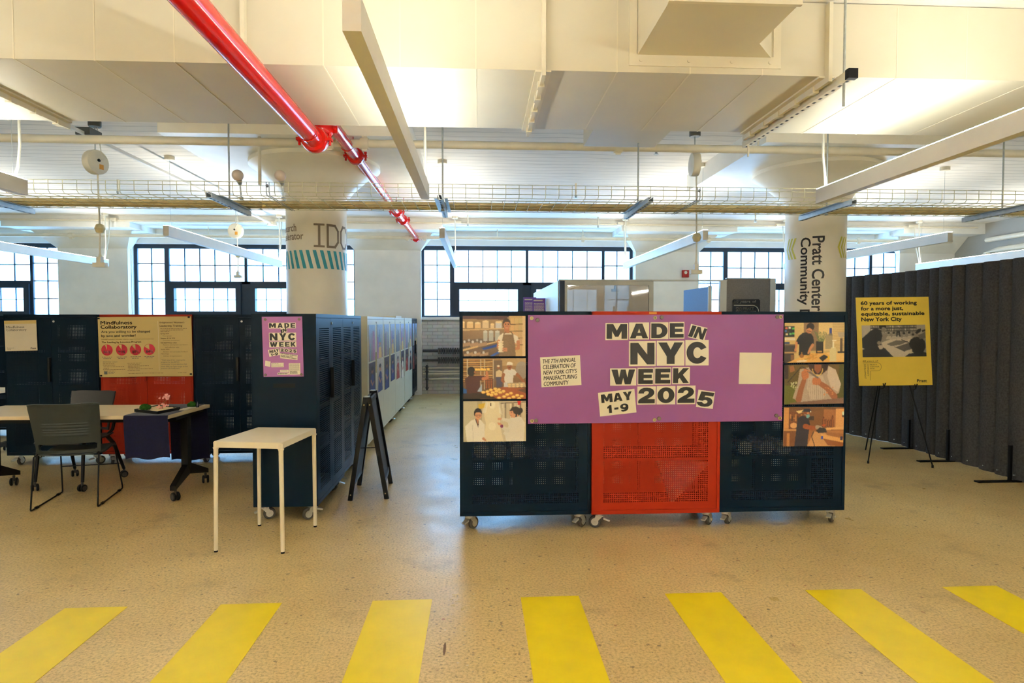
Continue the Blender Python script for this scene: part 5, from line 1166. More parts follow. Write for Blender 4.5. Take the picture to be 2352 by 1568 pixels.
for s, cx, fr in (('94%', .088, .94), ('91%', .245, .91), ('89%', .392, .89), ('84%', .540, .84)):
    cy = .548; asp = .985/.650; N_ = 40
    a0 = -PI/2; pts = [(cx, cy)] + [(cx+R*math.cos(a0+2*PI*fr*i/N_), cy+R*asp*math.sin(a0+2*PI*fr*i/N_)) for i in range(N_+1)]
    rd.add([ms(u, v, .0009) for u, v in pts], [(0, i, i+1) for i in range(1, N_+1)])
    ring = []
    for i in range(13):
        a = a0+2*PI*(fr+(1-fr)*i/12); ring += [(cx+R*math.cos(a), cy+R*asp*math.sin(a)), (cx+R*.955*math.cos(a), cy+R*.955*asp*math.sin(a))]
    rd.add([ms(u, v, .0009) for u, v in ring], [(2*i, 2*i+1, 2*i+3, 2*i+2) for i in range(12)])
    mt_(wh, s, cx-.036, .560, cx+.038, .605, bold=.004)
mt_(gr, '2025/2026 Cohort', .04, .735, .195, .755)
fq = lambda u, w: ms(u, w, .0012)
for i, (a, b) in enumerate(((.04, .16), (.04, .17), (.045, .265), (.045, .10), (.04, .275), (.045, .17))): dashes(bw, a, b, .778+.024*i, .0065, fq, 0, i)
for i, (a, b) in enumerate(((.30, .45), (.305, .43), (.305, .53), (.305, .43), (.31, .57), (.30, .43))): dashes(bw, a, b, .773+.024*i, .0065, fq, 0, 20+i)
for cx in (.088, .245, .392, .540): dashes(gr, cx-.055, cx+.055, .665, .008, fq, 0, int(cx*99)); dashes(gr, cx-.04, cx+.04, .69, .008, fq, 0, int(cx*98))
quad(gr, .05, .905, .085, .952, fq); dashes(gr, .095, .165, .918, .0065, fq, 0, 5); dashes(gr, .095, .155, .935, .0065, fq, 0, 6); dashes(bw, .31, .69, .945, .006, fq, 0, 7); dashes(bw, .84, .93, .94, .006, fq, 0, 8)
quad(wh, .640, .07, .642, .90, fq)
mt_(bw, "Enlightened Women's", .66, .085, .925, .118, bold=.014); mt_(bw, 'Leadership Training', .66, .138, .90, .178, bold=.014)
for i, b in enumerate((.95, .91, .76)): dashes(bw, .665, b, .20+.026*i, .0065, fq, 0, 50+i)
for i, (s, x0, x1) in enumerate((('Spring 2024', .665, .755), ('Focus groups', .69, .785), ('Summer & Fall 2024', .665, .82), ('Curriculum development', .69, .865), ('Fall 2024/Winter 2025', .665, .835), ('Resource development coordinated', .69, .95), ('and reflection tasks', .71, .86), ('Spring 2025', .665, .755), ('Sessions and curriculum feedback', .69, .95), ('Next Steps', .665, .75), ('Delivery & implementation', .69, .89))):
    z = .288+.0375*i; mt_(bw, s, x0, z-.012, x1, z+.010, bold=.012 if x0 < .67 else 0)
for i, (s, x1) in enumerate((('"Thank you all for creating this', .92), ('program for the BIPOC', .86), ('community. It is so delicious that', .94), ('more folks can have access to the', .945), ('practice of mindfulness."', .87))): mt_(gr, s, .662, .715+.035*i, x1, .742+.035*i)
k.build('title', M_ink, pm, fix=False); gr.build('subtitle', M_inkgrey, pm, fix=False); rd.build('pie_charts', M_pie, pm, fix=False); wh.build('percentages', M_cream, pm, fix=False); bw.build('small_print', M_brown, pm, fix=False)
for i, (u, v) in enumerate(((.012, .022), (.975, .012), (.018, .975), (.980, .965))):
    c = ms(u, v); o = MB().box(c[0]-.011, c[0]+.011, c[1]-.007, c[1]-.0015, c[2]-.008, c[2]+.008).build('magnet', M_black, bevel=.002)
    tag(o, 'small black magnet at the %s corner of the sand coloured poster' % ('upper left', 'upper right', 'lower left', 'lower right')[i], 'magnet', 'magnets on the sand coloured poster')
# pale Mindfulness sign
sg = thing('poster', 'pale square Mindfulness Collaboratory sign on the navy cabinet behind the desk', 'poster', (-4.91, ym, 1.25))
def sn(u, v, d=0.0): return (-5.078+.330*u+.006*v, ym-.004-d, 1.577-.326*v+.007*u)
m = MB(); m.prism(Q, lambda p: sn(*p), lambda p: sn(p[0], p[1], -.003)); m.build('sheet', M_paper, sg)
m = MB(); m.add([sn(u, v, .0006) for u, v in ((0, 0), (1, 0), (1, .11), (0, .11))], [(0, 1, 2, 3)]); m.build('yellow_band', M_sand, sg, fix=False)
k = MB(); put_text(k, 'Mindfulness', .06, -.25, .62, -.175, lambda u, w: sn(u, -w, .001), bold=.004); put_text(k, 'Collaboratory', .06, -.36, .69, -.27, lambda u, w: sn(u, -w, .001), bold=.004)
put_text(k, 'Research', .06, -.915, .27, -.885, lambda u, w: sn(u, -w, .001)); put_text(k, 'Yard', .06, -.965, .17, -.93, lambda u, w: sn(u, -w, .001)); put_text(k, 'Pratt', .80, -.95, .965, -.895, lambda u, w: sn(u, -w, .001), bold=.035); k.build('lettering', M_ink, sg, fix=False)
# ------------------------------------------------------------------ furniture
# white metal side table
t = thing('side_table', 'small white metal side table in front of the navy aisle cabinet', 'table', (-1.52, 4.52, 0))
cor = [(-1.795, 4.275), (-1.320, 4.195), (-1.243, 4.765), (-1.693, 4.835)]; ft = [(-1.800, 4.262), (-1.321, 4.21), (-1.240, 4.765), (-1.690, 4.815)]
zt = .757
m = MB(); m.prism(cor, lambda p: (p[0], p[1], zt-.004), lambda p: (p[0], p[1], zt)); 
for i in range(4): a, b = cor[i], cor[(i+1) % 4]; m.bar((a[0], a[1], zt-.022), (b[0], b[1], zt-.022), .003, .038)
m.build('table_top', M_white, t)
for (a, b), (c, d) in zip(cor, ft):
    cx = sum(q[0] for q in cor)/4; cy = sum(q[1] for q in cor)/4; k = .965; a, b, c, d = cx+(a-cx)*k, cy+(b-cy)*k, cx+(c-cx)*k, cy+(d-cy)*k
    m = MB(); m.tube([(a, b, zt-.006), (a+(c-a)*.06, b+(d-b)*.06, zt-.06), (c, d, .012)], [.0165, .0155, .0135], 14); m.tube([(a, b, zt-.042), (a, b, zt-.055)], [.021, .0165], 14)
    lg = m.build('leg', M_white, t, smooth=True)
    m = MB(); m.tube([(c, d, 0), (c, d, .013)], .0125, 14); m.build('foot_cap', M_black, lg)

# folding chalkboard sign
t = thing('sandwich_board', 'black wooden folding chalkboard sign standing in the aisle', 'sign', (-.98, 5.72, 0))
top = {0: (-.975, 5.46, .905), 1: (-1.01, 5.99, .905)}
for s, feet in ((-1, ((-1.127, 5.445), (-1.145, 5.955))), (1, ((-.814, 5.482), (-.852, 6.005)))):
    lf = MB(); off = s*.014
    tp = [(top[i][0]+off, top[i][1], top[i][2]) for i in (0, 1)]; bt = [(f[0], f[1], .0) for f in feet]
    for i in (0, 1): lf.bar(bt[i], tp[i], .022, .040, up=(1, 0, 0))
    q = lambda i, k_: tuple(Vector(bt[i]).lerp(Vector(tp[i]), k_))
    for k_ in (.16, .955): lf.bar(q(0, k_), q(1, k_), .020, .045, up=(0, 0, 1))
    leaf = lf.build('leaf', M_blackmetal, t)
    pn = MB(); pn.add([q(0, .16), q(1, .16), q(1, .97), q(0, .97)], [(0, 1, 2, 3)]); n_ = Vector((.008*s, 0, .002)); pn.add([tuple(Vector(q(i, k_))-n_) for i, k_ in ((0, .16), (1, .16), (1, .97), (0, .97))], [(3, 2, 1, 0)])
    pn.build('chalk_panel', mat('slate_panel', (42, 44, 48), .55), t)
    m = MB()
    for k_ in (.06, .93): c = Vector(q(0, k_)); m.lathe([(.006, -.004), (.006, 0)], c+Vector((0, -.021, 0)), 10, 'Y')
    m.build('screws', M_brass, leaf)
m = MB(); m.box(-1.0, -.955, 5.44, 5.50, .908, .914); m.box(-1.035, -.99, 5.95, 6.01, .908, .914); m.build('hinge', M_galv, t)
m = MB(); m.bar((-1.055, 5.46, .46), (-.888, 5.475, .46), .005, .008); m.build('brace', M_blackmetal, t)

# desk on castors
def twin_wheel(par, x, y, ang, r=.038):
    M = Matrix.Translation((x, y, r)) @ Matrix.Rotation(ang, 4, 'Z')
    m = MB()
    for s in (-1, 1): m.lathe([(.012, s*.010), (r*.86, s*.010), (r, s*.015), (r, s*.024), (r*.86, s*.029), (0, s*.029)], n=22, axis='X')
    m.v = [tuple(M @ Vector(p)) for p in m.v]; w = m.build('castor_wheel', M_blackmetal, par, smooth=True)
    m = MB()
    for s in (-1, 1): m.lathe([(r*.70, s*.0295), (r*.70, s*.031), (0, s*.031)], n=20, axis='X')
    m.lathe([(.011, r*.2), (.011, r+.022)], n=10); m.v = [tuple(M @ Vector(p)) for p in m.v]; m.build('wheel_cap', M_tyre, w)
ZD_ = .757
t = thing('desk', 'long rolling desk with a pale laminate top and black legs', 'desk', (-3.7, 5.85, 0))
m = MB(); P = [(-4.62, 5.50), (-2.685, 5.475), (-2.635, 6.20), (-4.58, 6.225)]; m.prism(P, lambda p: (p[0], p[1], ZD_-.032), lambda p: (p[0], p[1], ZD_)); m.build('desk_top', M_desk, t, bevel=.003)
for s, x in ((1, -2.70), (-1, -4.40)):
    m = MB(); m.box(x-.03, x+.03, 5.80, 5.87, .20, ZD_-.033); m.box(x-.035, x+.035, 5.58, 6.12, ZD_-.060, ZD_-.033)
    for ya, yb in ((5.84, 5.50), (5.83, 6.16)):
        dx = .035*s; xa, xb = x, x+dx
        m.prism([(ya-(.03 if yb < ya else -.03), .26), (ya+(.03 if yb < ya else -.03), .17), (yb, .095), (yb, .135)], lambda p: (xa-.025+(dx)*abs(p[0]-ya)/.34, p[0], p[1]), lambda p: (xa+.025+(dx)*abs(p[0]-ya)/.34, p[0], p[1]))
    lg = m.build('leg', M_blackmetal, t)
    for y, a in ((5.525, .95), (6.125, .4)): twin_wheel(lg, x+.045*s, y, a)
o = MB(); o.bar((-4.4, 5.85, .66), (-2.7, 5.85, .66), .05, .03); o.build('crossbar', M_blackmetal, t)
# table runner folded over both long edges
def runner():
    prof = [(5.462, .385), (5.460, .60), (5.461, .735), (5.470, .759), (5.50, .7605)] + [(5.5+.7*k/6, .7605) for k in range(1, 6)] + [(6.205, .7605), (6.232, .757), (6.240, .73), (6.245, .5), (6.250, .20)]
    w = 14; vs = []
    for i, (y, z) in enumerate(prof):
        for j in range(w+1):
            u = j/w; drop = max(0, .74-z); x = -3.045+.372*u+.01*math.sin(z*5); yy = y + math.sin(u*14+z*3)*.006*drop*(2 if y > 6 else -1); zz = z + (.010*math.sin(u*9)+.006*u if drop > .25 else 0)
            vs.append((x, yy, zz))
    fs = [(i*(w+1)+j, i*(w+1)+j+1, (i+1)*(w+1)+j+1, (i+1)*(w+1)+j) for i in range(len(prof)-1) for j in range(w)]
    m = MB(); m.add(vs, fs); return m
o = runner().build('table_runner', M_cloth, smooth=True); tag(o, 'navy blue cloth runner hanging over both sides of the desk', 'cloth')
s = o.modifiers.new('thick', 'SOLIDIFY'); s.thickness = .002; s.offset = 0
# sand tray with moss and blossom
ZT = .7618
t = thing('sand_tray', 'black tray of pale sand on the navy runner', 'tray', (-2.91, 5.74, ZT)); L_, R_, F_ = Vector((-3.075, 5.69)), Vector((-2.735, 5.80)), Vector((-2.80, 5.53)); B_ = L_+R_-F_; R_ = R_
q4 = [F_, R_, B_, L_]
m = MB(); m.prism(q4, lambda p: (p.x, p.y, ZT), lambda p: (p.x, p.y, ZT+.006))
for i in range(4): a, b = q4[i], q4[(i+1) % 4]; m.bar((a.x, a.y, ZT+.012), (b.x, b.y, ZT+.012), .010, .024)
m.build('tray_frame', M_black, t)
g = 10; m = MB(); c0 = (F_+B_)/2
vs = [tuple((lambda p: (c0.x+(p.x-c0.x)*.93, c0.y+(p.y-c0.y)*.93, ZT+.014+.008*rng.random()))(L_.lerp(F_, i/g)+(R_-F_)*(j/g))) for j in range(g+1) for i in range(g+1)]
m.add(vs, [(j*(g+1)+i, j*(g+1)+i+1, (j+1)*(g+1)+i+1, (j+1)*(g+1)+i) for j in range(g) for i in range(g)]); m.build('sand', M_sandgr, t, smooth=True)
def lump(name, c, r, hz, mt, label, cat, grp=None, seed=1):
    bm = bmesh.new(); bmesh.ops.create_icosphere(bm, subdivisions=3, radius=1); rr = random.Random(seed)
    for v in bm.verts:
        k_ = 1+.13*rr.uniform(-1, 1); v.co = Vector((v.co.x*r*k_, v.co.y*r*k_, max(-.4, v.co.z)*hz*k_))
    me = bpy.data.meshes.new(name); bm.to_mesh(me); bm.free(); me.materials.append(mt)
    for p in me.polygons: p.use_smooth = True
    o = bpy.data.objects.new(name, me); COL.objects.link(o); o.location = (c[0], c[1], c[2]+.4*hz); tag(o, label, cat, grp); return o
lump('moss_ball', (-2.985, 5.69, ZT+.022), .045, .034, M_moss, 'green moss cushion at the left end of the sand tray', 'moss', 'moss cushions on the desk')
lump('moss_ball', (-2.725, 6.02, ZT), .038, .034, M_moss, 'green moss cushion at the back of the desk behind the blossom', 'moss', 'moss cushions on the desk', 4)
t = thing('blossom_sprig', 'small sprig of pink blossom standing in the sand tray', 'flower', (-2.86, 5.75, ZT+.015))
m = MB(); st = [(-2.86, 5.75, ZT+.014), (-2.865, 5.755, ZT+.06), (-2.84, 5.76, ZT+.09), (-2.825, 5.76, ZT+.125)]; m.tube(st, .003, 6); m.tube([st[1], (-2.90, 5.76, ZT+.075)], .002, 5); m.build('twig', M_wood, t)
m = MB(); rr = random.Random(3)
for k_ in range(34):
    c = Vector((-2.86, 5.755, ZT+.045)) + Vector((rr.gauss(0, .022), rr.gauss(0, .018), rr.gauss(0, .014))) if k_ < 18 else Vector((-2.83, 5.76, ZT+.118))+Vector((rr.gauss(0, .020), rr.gauss(0, .014), rr.gauss(0, .012)))
    for a in range(5):
        th = a*1.2566+k_; d = Vector((math.cos(th), math.sin(th)*.5, math.sin(th)*.8)).normalized()*.011; s_ = Vector((-d.z, d.y*.3, d.x))*.5
        m.add([c, c+d*.6+s_, c+d+Vector((0, 0, .003)), c+d*.6-s_], [(0, 1, 2, 3)])
m.build('petals', M_pink, t, fix=False)
m = MB(); m.lathe([(.013, 0), (.014, .004), (.012, .03), (.005, .042), (.005, .055), (0, .056)], (-2.66, 5.99, ZD_), 14); o = m.build('small_bottle', mat('dark_glass', (30, 32, 48), .2), smooth=True); tag(o, 'small dark bottle at the back corner of the desk', 'bottle')
m = MB()
for i, (x, y, a) in enumerate(((-2.70, 5.83, .2), (-2.695, 5.86, -.15))): m.obox((x, y, ZT+.001+.0025*i), .07, .16, .002, Matrix.Rotation(a, 3, 'Z'))
o = m.build('leaflet', M_paper); tag(o, 'pale leaflet lying on the runner at the right end of the desk', 'leaflet')

# chairs
def surf(fn, nu, nv):
    """a two-sided shell from fn(u, v) -> point; returns an MB"""
    vs = [fn(i/nu, j/nv) for j in range(nv+1) for i in range(nu+1)]
    m = MB(); m.add(vs, [(j*(nu+1)+i, j*(nu+1)+i+1, (j+1)*(nu+1)+i+1, (j+1)*(nu+1)+i) for j in range(nv) for i in range(nu)]); return m
def shell(o, th):
    s = o.modifiers.new('thick', 'SOLIDIFY'); s.thickness = th; s.offset = 0
    b = o.modifiers.new('soft', 'BEVEL'); b.width = th*.3; b.segments = 2; b.limit_method = 'ANGLE'; return o
def chair_back(t, mt, z0=.455, z1=.885, yb=-.235, lean=.085, wb=.235, wt=.262, slot=True):
    """backrest with a lower slot and five shallow ribs, drawn with its convex side to -y"""
    def pt(u, v):
        x = (u-.5)*2; z = z0+(z1-z0)*v; hw = wb+(wt-wb)*v
        rib = 0
        if .36 < v < .64 and abs(x) < .70: rib = .0035*(1 if math.sin((v-.36)/.28*PI*10) > .2 else 0)*min(1, (.72-abs(x))/.05)
        y = yb - lean*v**1.4 + .045*x*x - rib + .010*(1-v)
        zz = z + (.012*x*x if v > .9 else 0) - (.018*(abs(x)**6) if v > .97 else 0)
        return (x*hw, y, zz)
    nu, nv = 40, 60; vs = [pt(i/nu, j/nv) for j in range(nv+1) for i in range(nu+1)]; fs = []
    for j in range(nv):
        for i in range(nu):
            u = (i+.5)/nu; v = (j+.5)/nv
            if slot and .065 < v < .20 and .055 < u < .945:
                e = .03
                if not ((v < .085 or v > .18) and (u < .08 or u > .92)): continue
            fs.append((j*(nu+1)+i, j*(nu+1)+i+1, (j+1)*(nu+1)+i+1, (j+1)*(nu+1)+i))
    m = MB(); m.add(vs, fs); return shell(m.build('backrest', mt, t, smooth=True, fix=False), .012)
def chair_seat(t, mt, z=.445):
    def pt(u, v):
        x = (u-.5)*2; y = -.215+.47*v
        return (x*(.215+.02*math.sin(v*PI)), y, z+.012*x*x - .022*math.exp(-((v-.3)/.25)**2) + (-.03*(v-.85)**2/.0225 if v > .85 else 0))
    return shell(surf(pt, 20, 20).build('seat', mt, t, smooth=True, fix=False), .014)
CGr = 'chairs at the desk'
t = thing('sled_chair', 'dark grey plastic chair on a thin sled frame, nearest the camera at the desk', 'chair', (0, 0, 0), 0, CGr)
chair_back(t, M_chair); chair_seat(t, M_chair)
for s in (-1, 1):
    x = s*.243; m = MB()
    m.tube([(s*.225, -.20, .455), (s*.238, -.235, .44), (x, -.298, .018), (x, -.292, .009), (x, -.275, .007), (x, .285, .007), (x, .300, .010), (x, .303, .03), (s*.215, .205, .43), (s*.205, .18, .435), (s*.2, -.15, .43)], .0065, 10); m.build('sled_leg', M_blackmetal, t, smooth=True)
    
    for yg in (-.19, .22): m = MB(); m.obox((x, yg, .008), .018, .045, .016); m.build('glide', M_black, t)
m = MB(); m.tube([(-.235, .262, .25), (.235, .262, .25)], .005, 8); m.tube([(-.205, .0, .432), (.205, .0, .432)], .006, 8); m.build('cross_rod', M_blackmetal, t)
place(t, -3.515, 5.60, .21)
t = thing('castor_chair', 'dark plastic chair on castors behind the desk, facing the camera', 'chair', (0, 0, 0), 0, CGr)
chair_back(t, M_chairg, .50, .875, -.22, .07, .20, .225); chair_seat(t, M_chairg, .46)
for s in (-1, 1):
    m = MB(); m.tube([(s*.2, .17, .44), (s*.215, .20, .40), (s*.225, .235, .085)], [.016, .016, .014], 12); lg = m.build('leg', M_blackmetal, t, smooth=True); twin_wheel(lg, s*.225, .24, .5*s+.3, .033)
    m = MB(); m.tube([(s*.205, -.13, .45), (s*.225, -.20, .36), (s*.255, -.30, .085)], [.019, .018, .014], 12); lg = m.build('leg', M_blackmetal, t, smooth=True); twin_wheel(lg, s*.255, -.30, .8*s, .033)
    m = MB(); m.tube([(s*.17, -.17, .44), (s*.205, -.215, .50), (s*.212, -.25, .62)], .015, 10); m.build('back_support', M_blackmetal, t, smooth=True)
m = MB(); m.tube([(-.2, .1, .445), (.2, .1, .445)], .012, 8); m.build('seat_bar', M_blackmetal, t)
place(t, -3.86, 6.13, PI-.09)

# ------------------------------------------------------------------ easel and yellow board
t = thing('easel', 'thin black folding tripod easel holding the yellow board', 'easel', (4.6, 6.6, 0))
apex = Vector((4.72, 6.85, 1.58))
for nm, f, hk in (('leg', (4.304, 6.572, 0), (4.36, 6.44, .875)), ('leg', (4.866, 6.337, 0), (4.70, 6.42, .865))):
    hk = Vector(hk); fp_ = Vector(f); mid = Vector((hk.x, hk.y+.05, hk.z-.03))
    m = MB(); m.tube([fp_+Vector((0, 0, .02)), mid, apex], [.007, .009, .009], 8); m.tube([fp_, fp_+Vector((0, 0, .03))], .011, 8)
    lg = m.build(nm, M_blackmetal, t)
    m = MB(); m.tube([mid, hk+Vector((0, -.012, -.028)), hk+Vector((0, -.028, -.018)), hk+Vector((.012, -.034, .035))], .006, 8); m.tube([hk+Vector((0, -.028, -.015)), hk+Vector((-.014, -.032, .03))], .005, 6); m.build('hook', M_black, lg)
m = MB(); m.tube([(4.724, 7.269, 0), apex], .008, 8); m.build('leg', M_blackmetal, t)
m = MB(); m.lathe([(.03, -.02), (.03, .02)], apex, 12); m.build('hub', M_black, t)
bd = thing('foam_board', 'yellow board about 60 years of working for New York City on the easel', 'poster', (4.46, 6.43, .87))
TL = Vector((4.112, 6.545, 1.830)); EX, EY = Vector((.790, -.045, .010)), Vector((-.008, -.10, -.955)); TR, BL, BR = TL+EX, TL+EY, TL+EX+EY; BN = EY.cross(EX).normalized(); BN = BN if BN.y < 0 else -BN
def bp(u, v, d=0.0):
    return tuple(TL+EX*u+EY*v+BN*d)
m = MB(); m.prism(Q, lambda p: bp(*p), lambda p: bp(p[0], p[1], -.006)); m.build('sheet', M_yellow, bd)
k = MB()
def bt_(s, x0, y0, x1, y1, mb=None, **kw): put_text(mb or k, s, x0, -y1, x1, -y0, lambda u, w: bp(u, -w, .0015), 0, 0, **kw)
H2 = dict(bold=.034)
bt_('60 years of working', .065, .045, .832, .098, **H2); bt_('for a more just,', .065, .107, .640, .160, **H2); bt_('equitable, sustainable', .065, .168, .93, .220, **H2); bt_('New York City', .065, .228, .615, .285, **H2)
bt_('Pratt', .79, .935, .925, .967, **H2); k.build('lettering', M_ink, bd, fix=False)
k = MB(); bt_('60 years of', .062, .715, .27, .733, bold=.02); bt_('PRATT', .155, .758, .255, .772); bt_('CENTER', .155, .780, .285, .794); bt_('FOR', .155, .802, .22, .816)
def bl(P, wd=.004):
    for a, b in zip(P[:-1], P[1:]):
        d = Vector((b[0]-a[0], (b[1]-a[1])*1.2)); d.normalize(); n_ = Vector((-d.y, d.x/1.2))*wd/2
        k.add([bp(a[0]+n_.x, a[1]+n_.y, .0015), bp(b[0]+n_.x, b[1]+n_.y, .0015), bp(b[0]-n_.x, b[1]-n_.y, .0015), bp(a[0]-n_.x, a[1]-n_.y, .0015)], [(0, 1, 2, 3)])
bl([(.062, .742), (.26, .742)] + [(.26+.052*math.sin(a), .788-.046*math.cos(a)) for a in np.linspace(0, PI, 12)] + [(.16, .834), (.16, .94)])
for s, x in (('COMMUNITY', .128), ('DEVELOPMENT', .088)):
    L2 = .135 if s[0] == 'C' else .165
    put_text(k, s, 0, 0, L2, .018, lambda a, w: bp(x+(w-.009)*1.3, .757+a, .0015), 0, 0)
k.build('emblem', M_brown, bd, fix=False)
def pic_meeting():
    c = Cv(150, 78, (150, 142, 130)); c.rect(0, 0, .14, .42, (196, 188, 172)); c.rect(.14, 0, .86, .26, (92, 86, 80)); c.rect(.86, 0, 1, .3, (176, 168, 154))
    for j, y in enumerate((.02, .11, .20)):
        c.rect(.14, y-.02, .86, y, (60, 54, 50))
        for i in range(40): c.rect(.145+.0178*i, y, .158+.0178*i, y+.055+.02*rng.random(), tuple([int(110+110*rng.random())]*3))
    c.poly([(.30, .55), (.52, .40), (.76, .44), (.84, .56), (.80, .88), (.66, 1), (.46, 1), (.34, .72)], (222, 214, 200)); c.poly([(.38, .60), (.54, .48), (.72, .52), (.60, .62), (.46, .66)], (120, 112, 102)); c.poly([(.52, .70), (.74, .56), (.80, .74), (.66, .82)], (98, 90, 82)); c.line((.62, .47), (.73, .56), .012, (60, 52, 48)); c.line((.50, .68), (.66, .83), .008, (80, 72, 66))
    for x, y in ((.42, .28), (.50, .28), (.57, .25), (.66, .30), (.74, .28), (.80, .34)): c.poly([(x-.05, y+.16), (x-.02, y+.07), (x+.03, y+.07), (x+.06, y+.18)], (204, 194, 178)); c.ell(x, y, .020, .05, (186, 170, 152)); c.ell(x, y-.03, .021, .035, (50, 44, 40))
    c.poly([(.54, .24), (.545, .2), (.6, .2), (.605, .38), (.58, .36), (.57, .26), (.56, .36), (.54, .38)], (44, 40, 38)); 
    c.poly([(0, .42), (.14, .18), (.22, .10), (.30, .16), (.32, .34), (.30, .50), (.2, .6), (0, .8)], (40, 32, 28)); c.ell(.33, .06, .055, .08, (28, 22, 20)); c.ell(.345, .14, .035, .08, (150, 132, 114))
    c.poly([(0, .46), (.06, .34), (.15, .26), (.24, .32), (.29, .5), (.30, .66), (.36, .74), (.48, 1), (0, 1)], (36, 28, 25)); c.ell(.265, .56, .03, .06, (168, 148, 128)); c.poly([(.24, .64), (.32, .62), (.34, .74), (.27, .76)], (210, 200, 184)); c.poly([(.33, .7), (.40, .82), (.37, .9), (.3, .8)], (40, 32, 28))
    c.ell(.86, .60, .125, .21, (38, 30, 27)); c.poly([(.74, .60), (.76, .50), (.98, .50), (.99, .7), (.95, .86), (1, .88), (1, 1), (.66, 1), (.74, .88), (.78, .80)], (40, 32, 28)); c.poly([(.84, .24), (.88, .14), (.93, .13), (.92, .22), (.86, .3)], (34, 28, 26)); c.poly([(.88, .34), (1, .22), (1, .42), (.9, .46)], (110, 102, 94)); c.poly([(.94, .18), (1, .15), (1, .2), (.95, .24)], (40, 34, 32))
    c.poly([(.66, .84), (.76, .80), (.80, .88), (.68, .92)], (226, 218, 204)); c.poly([(0, .70), (.04, .74), (.0, .77)], (220, 212, 198))
    s_ = c.blur().grain(4).a.mean(2, keepdims=True); c.a = s_*np.array((1.02, .95, .84)); return c
pic_meeting().sheet('picture', lambda u, v: bp(.063+.872*u, .318+.360*v, .0015), bd)

# ------------------------------------------------------------------ felt curtain partition on its feet
t = thing('felt_partition', 'charcoal felt folding partition running back along the right side', 'partition', (5.36, 6.5, 0))
path = [(5.02, 9.2), (5.15, 8.55), (5.27, 8.0), (5.40, 7.62), (5.385, 7.28), (5.36, 6.85), (5.385, 6.40), (5.335, 5.80), (5.33, 5.2), (5.34, 4.6), (5.4, 4.0)]
PP = []
for (a, b), (c, d) in zip(path[:-1], path[1:]):
    for k_ in range(20): PP.append((a+(c-a)*k_/20, b+(d-b)*k_/20))
S_ = [0]
for a, b in zip(PP[:-1], PP[1:]): S_.append(S_[-1]+math.dist(a, b))
def on_path(s):
    i = max(0, min(len(S_)-2, int(np.searchsorted(S_, s))-1)); f = (s-S_[i])/(S_[i+1]-S_[i]); a, b = PP[i], PP[i+1]
    d = Vector((b[0]-a[0], b[1]-a[1])).normalized(); return Vector((a[0]+(b[0]-a[0])*f, a[1]+(b[1]-a[1])*f)), Vector((d.y, -d.x))
wd = .205; npan = int(S_[-1]/wd); outl = []; rr = random.Random(11)
edges = [0]
for i in range(npan): edges.append(edges[-1]+wd*rr.uniform(.78, 1.22))
kf = (S_[-1]-.01)/edges[-1]; edges = [e*kf for e in edges]
for i in range(npan):
    dep = .045*rr.uniform(.7, 1.2)
    for k_ in range(9):
        f = k_/9; p, n_ = on_path(edges[i]+(edges[i+1]-edges[i])*f); n_ = n_ if n_.x < 0 else -n_
        outl.append(p+n_*(dep*math.sin(PI*f)**.75 + .018*(1-f)))
    outl.append(on_path(edges[i+1]-.001)[0])
m = MB(); zs = (.004, .03, 2.15, 2.195); w = len(outl); lean = .0
vs = [(p.x, p.y, z) for z in zs for p in outl]; m.add(vs, [(j*w+i, j*w+i+1, (j+1)*w+i+1, (j+1)*w+i) for j in range(3) for i in range(w-1)])
o = m.build('felt', M_felt, t, fix=False); so = o.modifiers.new('thick', 'SOLIDIFY'); so.thickness = .008; so.offset = 0
m = MB()
for i in range(npan):
    p, n_ = on_path((edges[i]+edges[i+1])/2); n_ = n_ if n_.x < 0 else -n_; c = p+n_*.055
    m.lathe([(.006, -.012), (.006, .012)], (c.x, c.y, .055), 8, 'X')
m.build('studs', M_galv, t)
for x, y in ((5.385, 7.32), (5.335, 6.62), (5.275, 5.74), (5.12, 8.45)):
    m = MB(); m.box(x-.42, x+.20, y-.03, y+.03, 0, .012); m.box(x-.09, x-.065, y-.013, y+.013, .012, .36); m.build('foot', M_blackmetal, t)

# ------------------------------------------------------------------ office partitions behind the banner
YP = 8.6
GP = 'office partitions behind the banner'
t = thing('office_partition', 'glazed office partition in a pale frame behind the orange cabinet', 'partition', (1.8, YP, 0), 0, GP)
m = MB()
for x0_, x1_, z0_, z1_ in ((1.203, 1.235, 0, 2.135), (2.392, 2.455, 0, 2.135), (1.235, 2.392, 2.078, 2.135), (1.235, 2.392, 0, 1.0)): m.box(x0_, x1_, YP-.025, YP+.025, z0_, z1_)
m.box(1.117, 3.505, YP-.03, YP+.03, 2.137, 2.157); m.build('frame', M_post, t)
m = MB(); m.box(1.235, 2.392, YP-.004, YP+.004, 1.0, 2.078); m.build('glass', M_smoke, t)
o = MB().box(1.13, 1.199, YP-.03, YP+.04, 0, 2.136).build('corner_post', M_wframe, t)
o = MB().box(1.115, 1.155, YP+.05, 12.5, 0, 2.14).build('office_partition', M_post); tag(o, 'pale office partition running back to the windows beside the purple stands', 'partition', GP)
t = thing('office_partition', 'grey fabric office partition with the black sign', 'partition', (3.8, YP, 0), 0, GP)
m = MB(); m.box(3.41, 3.50, YP-.03, YP+.03, 0, 2.136); m.box(3.50, 4.13, YP-.03, YP+.03, 2.172, 2.186); m.build('frame', M_post, t)
MB().box(3.502, 4.128, YP-.022, YP+.022, .02, 2.17).build('fabric_panel', M_fabric, t); MB().box(4.13, 4.21, YP-.03, YP+.03, 0, 2.178).build('end_post', M_post, t)
t = thing('office_partition', 'blue fabric office partition seen through the opening', 'partition', (3.3, 9.2, 0), 0, GP)
